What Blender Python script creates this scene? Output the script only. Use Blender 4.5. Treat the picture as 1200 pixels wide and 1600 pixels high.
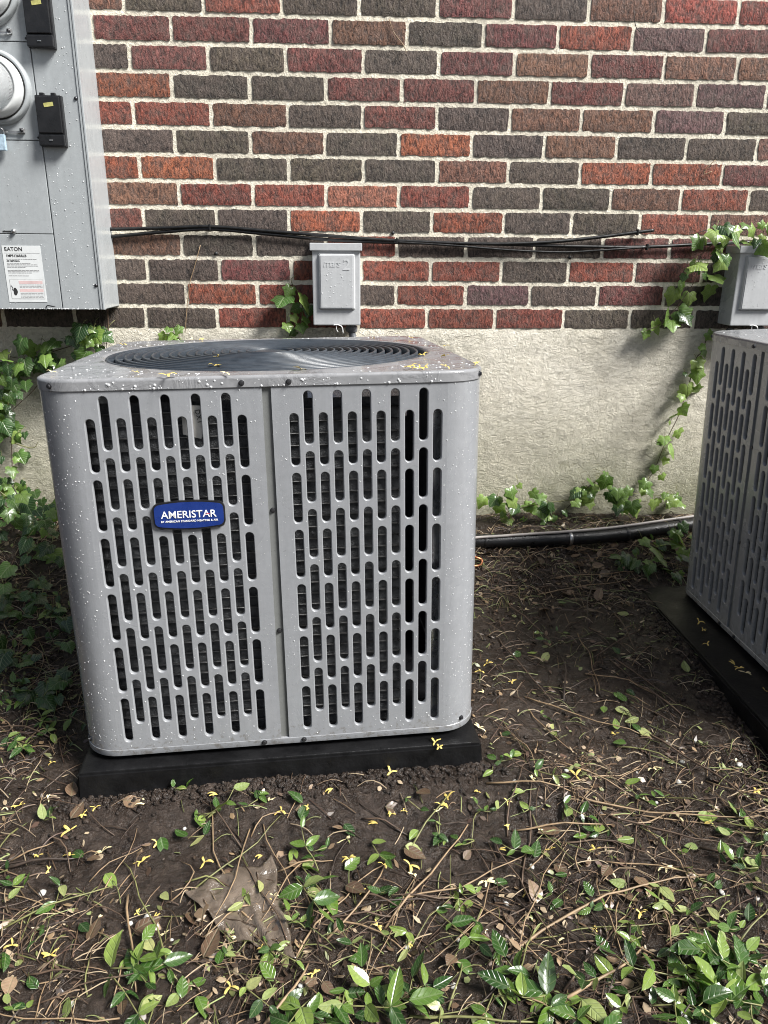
import bpy, bmesh, math, random
import numpy as np
from mathutils import Vector, Matrix, Euler, noise as mnoise

random.seed(7)
rnd = random.Random(11)
scene = bpy.context.scene
for o in list(bpy.data.objects):
    bpy.data.objects.remove(o)
COL = scene.collection
PI = math.pi
R_ = math.radians

# ------------------------------------------------------------------ camera
CAM = Vector((0.553, -2.3392, 0.2247))
YAW, PITCH, ROLL = 0.0535, 0.3287, 0.0078
FPX = 1200.0
cf = Vector((math.sin(YAW) * math.cos(PITCH), math.cos(YAW) * math.cos(PITCH), -math.sin(PITCH)))
cr0 = Vector((math.cos(YAW), -math.sin(YAW), 0))
cu0 = cr0.cross(cf)
cr = math.cos(ROLL) * cr0 + math.sin(ROLL) * cu0
cu = -math.sin(ROLL) * cr0 + math.cos(ROLL) * cu0
cam_data = bpy.data.cameras.new('camera')
cam_data.sensor_fit = 'VERTICAL'
cam_data.sensor_height = 32
cam_data.sensor_width = 24
cam_data.lens = 24
cam_data.clip_start = 0.02
cam_data.clip_end = 500
cam = bpy.data.objects.new('camera', cam_data)
COL.objects.link(cam)
M = Matrix((cr, cu, -cf)).transposed().to_4x4()
M.translation = CAM
cam.matrix_world = M
scene.camera = cam

# ------------------------------------------------------------------ light: soft bright daylight from the upper right, in front of the wall
SUN_EL, SUN_AZ = 47.0, 121.0          # azimuth measured clockwise from +y
sd = Vector((math.sin(R_(SUN_AZ)) * math.cos(R_(SUN_EL)), math.cos(R_(SUN_AZ)) * math.cos(R_(SUN_EL)), math.sin(R_(SUN_EL))))
world = bpy.data.worlds.new('World')
scene.world = world
world.use_nodes = True
wn = world.node_tree.nodes
wl = world.node_tree.links
wn.clear()
sky = wn.new('ShaderNodeTexSky')
sky.sky_type = 'NISHITA'
sky.sun_disc = False
sky.sun_elevation = R_(SUN_EL)
sky.sun_rotation = R_(SUN_AZ)
sky.air_density = 1.0
sky.dust_density = 3.0
hs = wn.new('ShaderNodeHueSaturation')
hs.inputs['Saturation'].default_value = 0.7
bg = wn.new('ShaderNodeBackground')
bg.inputs['Strength'].default_value = 0.05
wo = wn.new('ShaderNodeOutputWorld')
wl.new(sky.outputs[0], hs.inputs['Color'])
wl.new(hs.outputs[0], bg.inputs['Color'])
wl.new(bg.outputs[0], wo.inputs['Surface'])
sun_d = bpy.data.lights.new('sun', 'SUN')
sun_d.energy = 4.6
sun_d.angle = R_(21)
sun_d.color = (1.0, 0.985, 0.955)
sun = bpy.data.objects.new('sun', sun_d)
COL.objects.link(sun)
sun.rotation_euler = sd.to_track_quat('Z', 'Y').to_euler()
sun.location = (4, -4, 5)
scene.view_settings.view_transform = 'Standard'
scene.view_settings.look = 'None'
scene.view_settings.gamma = 1.0
scene.view_settings.use_curve_mapping = False
scene.view_settings.exposure = 1.0
scene.render.engine = 'CYCLES'
scene.cycles.use_denoising = True
scene.cycles.filter_width = 1.0
scene.cycles.max_bounces = 6
scene.cycles.transparent_max_bounces = 8

# ------------------------------------------------------------------ pixel rays (photo pixels, 1200 x 1600) to points in the place
def ray(px, py):
    return cf + cr * ((px - 600) / FPX) - cu * ((py - 800) / FPX)
def atY(px, py, Y):
    d = ray(px, py)
    return CAM + d * ((Y - CAM.y) / d.y)
def ground_z(x, y):
    pts = ((-9, -0.95), (-1.6, -0.785), (-1.1, -0.745), (-0.75, -0.715), (-0.4, -0.68), (-0.25, -0.63), (0.0, -0.585), (1, -0.5))
    for (y0, z0), (y1, z1) in zip(pts[:-1], pts[1:]):
        if y <= y1 or y1 == 1:
            t = min(max((y - y0) / (y1 - y0), 0), 1)
            z = z0 + (z1 - z0) * t
            break
    z += 0.012 * mnoise.noise((x * 3.1, y * 3.1, 1.7)) + 0.007 * mnoise.noise((x * 9, y * 9, 4.2)) + 0.0035 * mnoise.noise((x * 24, y * 24, 9.2))
    fy = max(0.0, 1 - abs(y + 1.14) / 0.16)
    z += fy * fy * (3 - 2 * fy) * (0.017 + 0.014 * min(1, max(0, (x - 0.1) / 0.7))) * (1 if x < 0.95 else max(0, 1 - (x - 0.95) / 0.15))
    if x < 0.0:
        z += 0.05 * min(1, -x / 0.4) * min(1, max(0, (y + 1.1) / 0.6))
    if x > 1.1:
        z += 0.03 * min(1, (x - 1.1) / 0.2) * min(1, max(0, (-y - 0.4) / 0.3)) * min(1, max(0, (y + 1.75) / 0.4))
    z += 0.0028 * mnoise.noise((x * 48, y * 48, 3.3))
    return z
def atG(px, py):
    d = ray(px, py)
    t = 0.5
    for _ in range(60):
        p = CAM + d * t
        h = p.z - ground_z(p.x, p.y)
        t += h / max(0.2, -d.z) * 0.8
    return CAM + d * t

# ------------------------------------------------------------------ object helpers
def link(name, me, mat=None, parent=None, label=None, cat=None, group=None, kind=None):
    o = bpy.data.objects.new(name, me)
    COL.objects.link(o)
    if mat is not None and me is not None and not me.materials:
        me.materials.append(mat)
    if parent is not None:
        o.parent = parent
    for k, v in (('label', label), ('category', cat), ('group', group), ('kind', kind)):
        if v:
            o[k] = v
    return o
def empty(name, loc, label, cat, group=None, rot=None, matrix=None):
    o = bpy.data.objects.new(name, None)
    COL.objects.link(o)
    o.empty_display_size = 0.05
    if matrix is not None:
        o.matrix_world = matrix
    else:
        o.location = loc
        if rot:
            o.rotation_euler = rot
    o['label'] = label
    o['category'] = cat
    if group:
        o['group'] = group
    return o
def mk(verts, faces, smooth=False, mat=None):
    me = bpy.data.meshes.new('m')
    me.from_pydata([tuple(v) for v in verts], [], faces)
    if smooth:
        me.polygons.foreach_set('use_smooth', [True] * len(me.polygons))
    if mat:
        me.materials.append(mat)
    me.update()
    return me
def bm_mesh(bm, mat=None, smooth=False):
    me = bpy.data.meshes.new('m')
    bmesh.ops.recalc_face_normals(bm, faces=bm.faces)
    bm.to_mesh(me)
    bm.free()
    if smooth:
        me.polygons.foreach_set('use_smooth', [True] * len(me.polygons))
    if mat:
        me.materials.append(mat)
    return me
def box_me(x0, x1, y0, y1, z0, z1, bev=0.0, seg=2, mat=None, smooth=False):
    bm = bmesh.new()
    bmesh.ops.create_cube(bm, size=1)
    for v in bm.verts:
        v.co = Vector(((x0 + x1) / 2 + v.co.x * (x1 - x0), (y0 + y1) / 2 + v.co.y * (y1 - y0), (z0 + z1) / 2 + v.co.z * (z1 - z0)))
    if bev:
        bmesh.ops.bevel(bm, geom=bm.edges[:], offset=bev, segments=seg, affect='EDGES', profile=0.6)
    return bm_mesh(bm, mat, smooth)
def catmull(pts, n):
    pts = [Vector(p) for p in pts]
    if len(pts) < 3:
        return [pts[0].lerp(pts[1], i / n) for i in range(n + 1)]
    P = [pts[0] * 2 - pts[1]] + pts + [pts[-1] * 2 - pts[-2]]
    out = []
    for i in range(1, len(P) - 2):
        for k in range(n):
            t = k / n
            a, b, c, d = P[i - 1], P[i], P[i + 1], P[i + 2]
            out.append(0.5 * ((2 * b) + (c - a) * t + (2 * a - 5 * b + 4 * c - d) * t * t + (3 * b - a - 3 * c + d) * t ** 3))
    out.append(pts[-1])
    return out
def tube_me(path, r, sides=8, mat=None, taper=None, cap=True):
    vs, fs = [], []
    n = len(path)
    for i, p in enumerate(path):
        t = (path[min(i + 1, n - 1)] - path[max(i - 1, 0)])
        if t.length < 1e-9:
            t = Vector((1, 0, 0))
        t.normalize()
        up = Vector((0, 0, 1)) if abs(t.z) < 0.9 else Vector((0, 1, 0))
        a = t.cross(up).normalized()
        b = a.cross(t)
        rr = r * (taper(i / (n - 1)) if taper else 1)
        for k in range(sides):
            an = 2 * PI * k / sides
            vs.append(p + (a * math.cos(an) + b * math.sin(an)) * rr)
    for i in range(n - 1):
        for k in range(sides):
            k2 = (k + 1) % sides
            fs.append((i * sides + k, i * sides + k2, (i + 1) * sides + k2, (i + 1) * sides + k))
    if cap:
        fs.append(tuple(range(sides))[::-1])
        fs.append(tuple((n - 1) * sides + k for k in range(sides)))
    return mk(vs, fs, True, mat)
def lathe_me(prof, seg, mat=None, smooth=True):
    """profile (r, h) turned about z"""
    vs, fs = [], []
    for (r, h) in prof:
        for k in range(seg):
            a = 2 * PI * k / seg
            vs.append((r * math.cos(a), r * math.sin(a), h))
    for i in range(len(prof) - 1):
        for k in range(seg):
            k2 = (k + 1) % seg
            fs.append((i * seg + k, i * seg + k2, (i + 1) * seg + k2, (i + 1) * seg + k))
    if prof[-1][0] > 1e-6:
        fs.append(tuple((len(prof) - 1) * seg + k for k in range(seg)))
    return mk(vs, fs, smooth, mat)
def text_me(body, size, mat=None, extrude=0.0003, offset=0.0, shear=0.0, spacing=1.0, align='CENTER'):
    cdat = bpy.data.curves.new('t', 'FONT')
    cdat.body = body
    cdat.size = size
    cdat.extrude = extrude
    cdat.offset = offset
    cdat.shear = shear
    cdat.space_character = spacing
    cdat.align_x = align
    cdat.align_y = 'CENTER'
    cdat.resolution_u = 3
    ob = bpy.data.objects.new('t', cdat)
    COL.objects.link(ob)
    dg = bpy.context.evaluated_depsgraph_get()
    me = bpy.data.meshes.new_from_object(ob.evaluated_get(dg))
    bpy.data.objects.remove(ob)
    bpy.data.curves.remove(cdat)
    me.materials.clear()
    if mat:
        me.materials.append(mat)
    return me

# ------------------------------------------------------------------ materials
def new_mat(name):
    m = bpy.data.materials.new(name)
    m.use_nodes = True
    nt = m.node_tree
    return m, nt, nt.nodes['Principled BSDF']
def N(nt, t, **kw):
    n = nt.nodes.new(t)
    for k, v in kw.items():
        if k.startswith('i_'):
            n.inputs[k[2:].replace('_', ' ')].default_value = v
        else:
            setattr(n, k, v)
    return n
def ramp(nt, fac, stops, interp='LINEAR'):
    r = nt.nodes.new('ShaderNodeValToRGB')
    r.color_ramp.interpolation = interp
    els = r.color_ramp.elements
    while len(els) < len(stops):
        els.new(0.5)
    for e, (p, c) in zip(els, stops):
        e.position = p
        e.color = (*c, 1) if len(c) == 3 else c
    nt.links.new(fac, r.inputs[0])
    return r
def g3(v):
    return (v, v, v)
def noise_n(nt, scale, detail=4, rough=0.55, dist=0.0, vec=None):
    n = N(nt, 'ShaderNodeTexNoise')
    n.inputs['Scale'].default_value = scale
    n.inputs['Detail'].default_value = detail
    n.inputs['Roughness'].default_value = rough
    n.inputs['Distortion'].default_value = dist
    if vec is not None:
        nt.links.new(vec, n.inputs['Vector'])
    return n
def geo_pos(nt):
    return N(nt, 'ShaderNodeNewGeometry').outputs['Position']
def obj_pos(nt):
    return N(nt, 'ShaderNodeTexCoord').outputs['Object']
def mixc(nt, fac, a, b, mode='MIX'):
    m = N(nt, 'ShaderNodeMix', data_type='RGBA', blend_type=mode)
    for s, v in ((0, fac), (6, a), (7, b)):
        if hasattr(v, 'is_linked'):
            nt.links.new(v, m.inputs[s])
        else:
            m.inputs[s].default_value = v if s == 0 else (*v, 1)
    return m.outputs[2]
def bump(nt, h, strength, dist, bs=None, normal=None):
    b = N(nt, 'ShaderNodeBump')
    b.inputs['Strength'].default_value = strength
    b.inputs['Distance'].default_value = dist
    nt.links.new(h, b.inputs['Height'])
    if normal is not None:
        nt.links.new(normal, b.inputs['Normal'])
    if bs is not None:
        nt.links.new(b.outputs[0], bs.inputs['Normal'])
    return b.outputs[0]
def simple(name, col, rough=0.5, metal=0.0, noise_amt=0.12, nscale=40, bumpd=0.0, coat=0.0, spec=0.5):
    m, nt, bs = new_mat(name)
    p = obj_pos(nt)
    n = noise_n(nt, nscale, 4, 0.6, 0, p)
    lo = tuple(c * (1 - noise_amt) for c in col)
    hi = tuple(min(1, c * (1 + noise_amt)) for c in col)
    r = ramp(nt, n.outputs[0], [(0.3, lo), (0.7, hi)])
    nt.links.new(r.outputs[0], bs.inputs['Base Color'])
    rr = ramp(nt, n.outputs[0], [(0.3, g3(max(0.02, rough - 0.1))), (0.7, g3(min(1, rough + 0.1)))])
    nt.links.new(rr.outputs[0], bs.inputs['Roughness'])
    bs.inputs['Metallic'].default_value = metal
    bs.inputs['Coat Weight'].default_value = coat
    bs.inputs['Coat Roughness'].default_value = 0.12
    bs.inputs['Specular IOR Level'].default_value = spec
    if bumpd:
        n2 = noise_n(nt, nscale * 6, 3, 0.6, 0, p)
        bump(nt, n2.outputs[0], 0.6, bumpd, bs)
    return m

# brick: one material, the clay colour of each brick comes from its object colour
m_brick, nt, bs = new_mat('brick_clay')
oi = N(nt, 'ShaderNodeObjectInfo')
p = geo_pos(nt)
mp = N(nt, 'ShaderNodeMapping')
mp.inputs['Scale'].default_value = (1.0, 1.0, 0.45)
nt.links.new(p, mp.inputs['Vector'])
n1 = noise_n(nt, 135, 4, 0.8, 0.5, mp.outputs[0])
n2 = noise_n(nt, 28, 3, 0.6, 0.3, p)
n3 = noise_n(nt, 110, 3, 0.7, 0.2, p)
dark = mixc(nt, 1.0, oi.outputs['Color'], (0.27, 0.26, 0.27), 'MULTIPLY')
lite = mixc(nt, 1.0, oi.outputs['Color'], (1.5, 1.48, 1.45), 'MULTIPLY')
f1 = ramp(nt, n1.outputs[0], [(0.40, g3(0)), (0.60, g3(1))])
c1 = mixc(nt, f1.outputs[0], dark, lite)
f2 = ramp(nt, n2.outputs[0], [(0.40, g3(0)), (0.68, g3(0.45))])
c2 = mixc(nt, f2.outputs[0], c1, (0.13, 0.095, 0.08))
f3 = ramp(nt, n3.outputs[0], [(0.66, g3(0)), (0.8, g3(0.4))])
c3 = mixc(nt, f3.outputs[0], c2, (0.33, 0.28, 0.24))
nt.links.new(c3, bs.inputs['Base Color'])
bs.inputs['Roughness'].default_value = 0.72
b1 = bump(nt, n1.outputs[0], 1.0, 0.0065)
bump(nt, n3.outputs[0], 0.6, 0.002, bs, b1)

def gritty(name, cols, sc, bd, stain=None):
    m, nt, bs = new_mat(name)
    p = geo_pos(nt)
    n1 = noise_n(nt, sc, 5, 0.65, 0.4, p)
    n2 = noise_n(nt, 7, 4, 0.6, 0.5, p)
    r = ramp(nt, n1.outputs[0], [(0.3, cols[0]), (0.7, cols[1])])
    r2 = ramp(nt, n2.outputs[0], [(0.3, g3(0.80)), (0.7, g3(1.08))])
    c = mixc(nt, 1.0, r.outputs[0], r2.outputs[0], 'MULTIPLY')
    if stain:
        c = stain(nt, p, c)
    nt.links.new(c, bs.inputs['Base Color'])
    bs.inputs['Roughness'].default_value = 0.85
    bump(nt, n1.outputs[0], 0.9, bd, bs)
    return m
m_mortar = gritty('mortar', ((0.56, 0.515, 0.41), (0.84, 0.785, 0.655)), 130, 0.004)

# foundation render: swirled trowel coat with algae low down
m_parge, nt, bs = new_mat('rough_render')
p = geo_pos(nt)
mp = N(nt, 'ShaderNodeMapping')
mp.inputs['Rotation'].default_value = (0, R_(28), 0)
mp.inputs['Scale'].default_value = (1.0, 1.0, 1.35)
nw = noise_n(nt, 3.2, 2, 0.5, 0.0, p)
wv = mixc(nt, 0.07, p, nw.outputs['Color'])
nt.links.new(wv, mp.inputs['Vector'])
n1 = noise_n(nt, 78, 6, 0.76, 0.7, mp.outputs[0])
n2 = noise_n(nt, 300, 3, 0.7, 0.2, p)
n3 = noise_n(nt, 5, 4, 0.62, 0.6, p)
r1 = ramp(nt, n1.outputs[0], [(0.3, (0.50, 0.465, 0.375)), (0.52, (0.74, 0.695, 0.59)), (0.72, (0.84, 0.80, 0.70))])
r3 = ramp(nt, n3.outputs[0], [(0.3, (0.82, 0.81, 0.78)), (0.68, (1.05, 1.05, 1.05))])
c = mixc(nt, 1.0, r1.outputs[0], r3.outputs[0], 'MULTIPLY')
sx = N(nt, 'ShaderNodeSeparateXYZ')
nt.links.new(p, sx.inputs[0])
mr = N(nt, 'ShaderNodeMapRange')
mr.inputs['From Min'].default_value = -0.18
mr.inputs['From Max'].default_value = -0.62
nt.links.new(sx.outputs['Z'], mr.inputs['Value'])
mm = N(nt, 'ShaderNodeMath', operation='MULTIPLY')
al = ramp(nt, n3.outputs[0], [(0.30, g3(0.35)), (0.62, g3(1.0))])
nt.links.new(mr.outputs[0], mm.inputs[0])
nt.links.new(al.outputs[0], mm.inputs[1])
c = mixc(nt, mm.outputs[0], c, (0.15, 0.155, 0.07))
nt.links.new(c, bs.inputs['Base Color'])
bs.inputs['Roughness'].default_value = 0.8
b1 = bump(nt, n1.outputs[0], 1.0, 0.011)
bump(nt, n2.outputs[0], 0.5, 0.0015, bs, b1)

# wet mud
m_mud, nt, bs = new_mat('wet_mud')
p = geo_pos(nt)
n1 = noise_n(nt, 60, 6, 0.7, 0.6, p)
n2 = noise_n(nt, 9, 4, 0.6, 0.5, p)
n3 = noise_n(nt, 320, 3, 0.7, 0.2, p)
r1 = ramp(nt, n1.outputs[0], [(0.3, (0.018, 0.013, 0.010)), (0.55, (0.050, 0.037, 0.029)), (0.75, (0.105, 0.082, 0.066))])
r2 = ramp(nt, n2.outputs[0], [(0.3, (0.7, 0.68, 0.65)), (0.7, (1.15, 1.1, 1.08))])
c = mixc(nt, 1.0, r1.outputs[0], r2.outputs[0], 'MULTIPLY')
nt.links.new(c, bs.inputs['Base Color'])
rr = ramp(nt, n2.outputs[0], [(0.35, g3(0.12)), (0.65, g3(0.38))])
nt.links.new(rr.outputs[0], bs.inputs['Roughness'])
b1 = bump(nt, n1.outputs[0], 1.0, 0.016)
bump(nt, n3.outputs[0], 0.8, 0.005, bs, b1)

# grey cabinet paint, wet in places
def paint(name, col, rough=0.38, wet=0.5, metal=0.0, splash=False):
    m, nt, bs = new_mat(name)
    p = obj_pos(nt)
    n1 = noise_n(nt, 9, 5, 0.6, 0.8, p)
    n2 = noise_n(nt, 420, 2, 0.5, 0, p)
    n3 = noise_n(nt, 60, 4, 0.7, 0.2, p)
    mp = N(nt, 'ShaderNodeMapping')
    mp.inputs['Scale'].default_value = (1, 1, 0.05)
    nt.links.new(p, mp.inputs['Vector'])
    n4 = noise_n(nt, 70, 4, 0.6, 0.3, mp.outputs[0])
    r = ramp(nt, n3.outputs[0], [(0.3, tuple(c * 0.93 for c in col)), (0.7, tuple(c * 1.05 for c in col))])
    r4 = ramp(nt, n4.outputs[0], [(0.35, g3(0.95)), (0.62, g3(1.02))])
    c = mixc(nt, 1.0, r.outputs[0], r4.outputs[0], 'MULTIPLY')
    n5 = noise_n(nt, 130, 3, 0.6, 0.6, p)
    sc_ = ramp(nt, n5.outputs[0], [(0.70, g3(0)), (0.76, g3(0.55))])
    c = mixc(nt, sc_.outputs[0], c, (0.06, 0.055, 0.05))
    if splash:
        sz_ = N(nt, 'ShaderNodeSeparateXYZ')
        nt.links.new(p, sz_.inputs[0])
        mz = N(nt, 'ShaderNodeMapRange')
        mz.inputs['From Min'].default_value = 0.10
        mz.inputs['From Max'].default_value = 0.0
        mz.inputs['To Min'].default_value = -0.16
        mz.inputs['To Max'].default_value = 0.10
        mz.clamp = False
        nt.links.new(sz_.outputs['Z'], mz.inputs['Value'])
        n6 = noise_n(nt, 75, 4, 0.75, 0.4, p)
        ad = N(nt, 'ShaderNodeMath', operation='ADD')
        nt.links.new(n6.outputs[0], ad.inputs[0])
        nt.links.new(mz.outputs[0], ad.inputs[1])
        sp_ = ramp(nt, ad.outputs[0], [(0.58, g3(0)), (0.72, g3(0.6))])
        c = mixc(nt, sp_.outputs[0], c, (0.10, 0.085, 0.065))
    nt.links.new(c, bs.inputs['Base Color'])
    rr = ramp(nt, n1.outputs[0], [(0.40, g3(rough * 0.55)), (0.6, g3(rough))])
    nt.links.new(rr.outputs[0], bs.inputs['Roughness'])
    bs.inputs['Metallic'].default_value = metal
    bs.inputs['Coat Weight'].default_value = wet
    bs.inputs['Coat Roughness'].default_value = 0.15
    bump(nt, n2.outputs[0], 0.25, 0.0006, bs)
    return m
m_grey = paint('grey_cabinet_paint', (0.243, 0.251, 0.264), 0.34, 0.4, 0.0, True)
m_seam = paint('grey_seam_paint', (0.15, 0.155, 0.15), 0.5, 0.1)
# wet lid: puddled water over the paint
m_top, nt, bs = new_mat('wet_lid_paint')
p = obj_pos(nt)
n1 = noise_n(nt, 12, 5, 0.62, 1.2, p)
n3 = noise_n(nt, 55, 4, 0.7, 0.3, p)
r = ramp(nt, n3.outputs[0], [(0.3, (0.19, 0.193, 0.20)), (0.7, (0.25, 0.253, 0.262))])
nt.links.new(r.outputs[0], bs.inputs['Base Color'])
rr = ramp(nt, n1.outputs[0], [(0.42, g3(0.06)), (0.56, g3(0.42))])
nt.links.new(rr.outputs[0], bs.inputs['Roughness'])
hh = ramp(nt, n1.outputs[0], [(0.42, g3(1)), (0.52, g3(0))])
bump(nt, hh.outputs[0], 0.5, 0.0012, bs)
bs.inputs['Coat Weight'].default_value = 0.3
bs.inputs['Coat Roughness'].default_value = 0.08

m_panelgrey = paint('pale_enclosure_paint', (0.35, 0.372, 0.382), 0.38, 0.25)
m_box = paint('disconnect_box_paint', (0.43, 0.44, 0.45), 0.45, 0.2)
m_black = simple('black_plastic', (0.012, 0.012, 0.013), 0.32, 0, 0.3, 30, 0.0006)
m_pad = simple('black_pad_plastic', (0.006, 0.006, 0.0065), 0.42, 0, 0.4, 22, 0.0015, 0, 0.25)
m_guard = simple('wet_guard_plastic', (0.03, 0.038, 0.048), 0.42, 0, 0.3, 30, 0.0, 0.15)
m_cable = simple('cable_sheath', (0.010, 0.010, 0.010), 0.35, 0, 0.3, 60)
m_foam = simple('pipe_insulation', (0.013, 0.013, 0.014), 0.33, 0, 0.4, 40, 0.002)
m_whiteline = simple('liquid_line', (0.38, 0.35, 0.33), 0.4, 0, 0.2, 30)
m_steel = simple('zinc_steel', (0.45, 0.45, 0.45), 0.35, 0.9, 0.2, 80)
m_dark_steel = simple('dark_screw', (0.07, 0.07, 0.075), 0.4, 0.8, 0.3, 200)
m_copper = simple('copper', (0.55, 0.22, 0.11), 0.35, 0.9, 0.3, 60)
m_conduit = simple('grey_conduit', (0.10, 0.105, 0.115), 0.25, 0, 0.15, 20)
m_coil = simple('coil_fins', (0.085, 0.088, 0.092), 0.4, 0.3, 0.6, 70, 0.006)
m_tube = simple('coil_tubing', (0.13, 0.13, 0.13), 0.35, 0.7, 0.3, 50)
m_inner = simple('inner_metal', (0.72, 0.74, 0.76), 0.28, 0.9, 0.2, 30)
m_blue = simple('badge_blue', (0.010, 0.030, 0.165), 0.3, 0, 0.1, 60)
m_white = simple('white_print', (0.80, 0.80, 0.80), 0.5, 0, 0.03, 60)
m_red = simple('red_print', (0.55, 0.06, 0.06), 0.5, 0, 0.05, 60)
m_ink = simple('black_print', (0.02, 0.02, 0.02), 0.6, 0, 0.05, 60)
m_greyink = simple('grey_print', (0.28, 0.28, 0.28), 0.6, 0, 0.05, 60)
m_pink = simple('pale_red_print', (0.62, 0.46, 0.45), 0.6, 0, 0.1, 40)
m_sticker = simple('sticker_film', (0.64, 0.66, 0.66), 0.4, 0, 0.05, 30)
m_yellow = simple('yellowed_sticker', (0.42, 0.40, 0.14), 0.45, 0, 0.35, 120)
m_paper = simple('damp_paper', (0.45, 0.44, 0.41), 0.7, 0, 0.2, 60)
m_bluetag = simple('blue_tag', (0.36, 0.47, 0.56), 0.35, 0, 0.3, 120)
m_emboss = paint('lit_emboss_paint', (0.50, 0.51, 0.52), 0.4, 0.2)  # same box paint, lightened as if light caught the raised letters
m_twigs = [simple('twig_bark', (0.085, 0.055, 0.036), 0.6, 0, 0.4, 60), simple('twig_tan', (0.24, 0.165, 0.095), 0.55, 0, 0.35, 60),
           simple('twig_dark', (0.035, 0.024, 0.018), 0.5, 0, 0.4, 60), simple('vine_stem_green', (0.16, 0.16, 0.06), 0.5, 0, 0.4, 60)]
m_blossom = simple('yellow_blossom', (0.62, 0.47, 0.13), 0.5, 0, 0.25, 80)
m_blossom2 = simple('pale_blossom', (0.70, 0.60, 0.34), 0.5, 0, 0.25, 80)
m_stone = simple('pale_stone', (0.55, 0.54, 0.50), 0.5, 0, 0.25, 80, 0.002)
m_greystone = simple('grey_stone', (0.035, 0.035, 0.037), 0.45, 0, 0.35, 18, 0.003)
m_glass, nt, bs = new_mat('meter_glass')
bs.inputs['Base Color'].default_value = (0.85, 0.87, 0.88, 1)
bs.inputs['Roughness'].default_value = 0.06
bs.inputs['Transmission Weight'].default_value = 0.75
bs.inputs['IOR'].default_value = 1.4
m_drop, nt, bs = new_mat('water_drop')
bs.inputs['Base Color'].default_value = (0.95, 0.96, 0.97, 1)
bs.inputs['Roughness'].default_value = 0.03
bs.inputs['Transmission Weight'].default_value = 0.5
bs.inputs['IOR'].default_value = 1.33
bs.inputs['Coat Weight'].default_value = 1.0
bs.inputs['Coat Roughness'].default_value = 0.02
m_film, nt, bs = new_mat('brown_plastic_film')
p = obj_pos(nt)
n1 = noise_n(nt, 18, 4, 0.6, 0.8, p)
r = ramp(nt, n1.outputs[0], [(0.3, (0.075, 0.056, 0.040)), (0.7, (0.19, 0.15, 0.115))])
nt.links.new(r.outputs[0], bs.inputs['Base Color'])
bs.inputs['Roughness'].default_value = 0.13
bs.inputs['Alpha'].default_value = 0.78
bs.inputs['Coat Weight'].default_value = 1.0
bs.inputs['Coat Roughness'].default_value = 0.06
bump(nt, noise_n(nt, 45, 4, 0.6, 1.5, p).outputs[0], 0.7, 0.006, bs)

def leaf_mat(name, stops, vein, rough=0.3, trans=0.22, variegate=False):
    m, nt, bs = new_mat(name)
    oi = N(nt, 'ShaderNodeObjectInfo')
    r = ramp(nt, oi.outputs['Random'], stops)
    p = obj_pos(nt)
    s = N(nt, 'ShaderNodeSeparateXYZ')
    nt.links.new(p, s.inputs[0])
    ab = N(nt, 'ShaderNodeMath', operation='ABSOLUTE')
    nt.links.new(s.outputs['X'], ab.inputs[0])
    # side veins: lines of y - 0.9|x|
    k = N(nt, 'ShaderNodeMath', operation='MULTIPLY_ADD')
    k.inputs[1].default_value = -0.9
    nt.links.new(ab.outputs[0], k.inputs[0])
    nt.links.new(s.outputs['Y'], k.inputs[2])
    k2 = N(nt, 'ShaderNodeMath', operation='MULTIPLY')
    k2.inputs[1].default_value = 5.5
    nt.links.new(k.outputs[0], k2.inputs[0])
    fr = N(nt, 'ShaderNodeMath', operation='PINGPONG')
    fr.inputs[1].default_value = 0.5
    nt.links.new(k2.outputs[0], fr.inputs[0])
    side = ramp(nt, fr.outputs[0], [(0.0, g3(0.7)), (0.14, g3(0))])
    mid = ramp(nt, ab.outputs[0], [(0.0, g3(1)), (0.035, g3(0))])
    mx = N(nt, 'ShaderNodeMath', operation='MAXIMUM')
    nt.links.new(side.outputs[0], mx.inputs[0])
    nt.links.new(mid.outputs[0], mx.inputs[1])
    mul = N(nt, 'ShaderNodeMath', operation='MULTIPLY')
    mul.inputs[1].default_value = vein
    nt.links.new(mx.outputs[0], mul.inputs[0])
    n1 = noise_n(nt, 4, 4, 0.65, 0.4, p)
    r2 = ramp(nt, n1.outputs[0], [(0.3, g3(0.72)), (0.7, g3(1.18))])
    c = mixc(nt, 1.0, r.outputs[0], r2.outputs[0], 'MULTIPLY')
    c = mixc(nt, mul.outputs[0], c, (0.30, 0.36, 0.20))
    nt.links.new(c, bs.inputs['Base Color'])
    bs.inputs['Roughness'].default_value = rough
    bs.inputs['Coat Weight'].default_value = 0.2
    bs.inputs['Coat Roughness'].default_value = 0.1
    hb = N(nt, 'ShaderNodeMath', operation='SUBTRACT')
    hb.inputs[0].default_value = 1
    nt.links.new(mx.outputs[0], hb.inputs[1])
    bump(nt, hb.outputs[0], 0.35, 0.02, bs)
    tr = N(nt, 'ShaderNodeBsdfTranslucent')
    c4 = mixc(nt, 1.0, c, (1.5, 1.6, 0.7), 'MULTIPLY')
    nt.links.new(c4, tr.inputs['Color'])
    ms = N(nt, 'ShaderNodeMixShader')
    ms.inputs[0].default_value = trans
    nt.links.new(bs.outputs[0], ms.inputs[1])
    nt.links.new(tr.outputs[0], ms.inputs[2])
    nt.links.new(ms.outputs[0], nt.nodes['Material Output'].inputs['Surface'])
    return m
m_ivy_dark = leaf_mat('ivy_leaf_dark', [(0, (0.022, 0.055, 0.016)), (0.5, (0.04, 0.095, 0.022)), (1, (0.085, 0.165, 0.035))], 0.55)
m_ivy_lite = leaf_mat('ivy_leaf_pale_lit', [(0, (0.09, 0.17, 0.035)), (0.5, (0.17, 0.28, 0.06)), (1, (0.27, 0.37, 0.10))], 0.4, 0.35, 0.3)  # paler leaves, also standing in for sunlit ones; share set per clump
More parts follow.
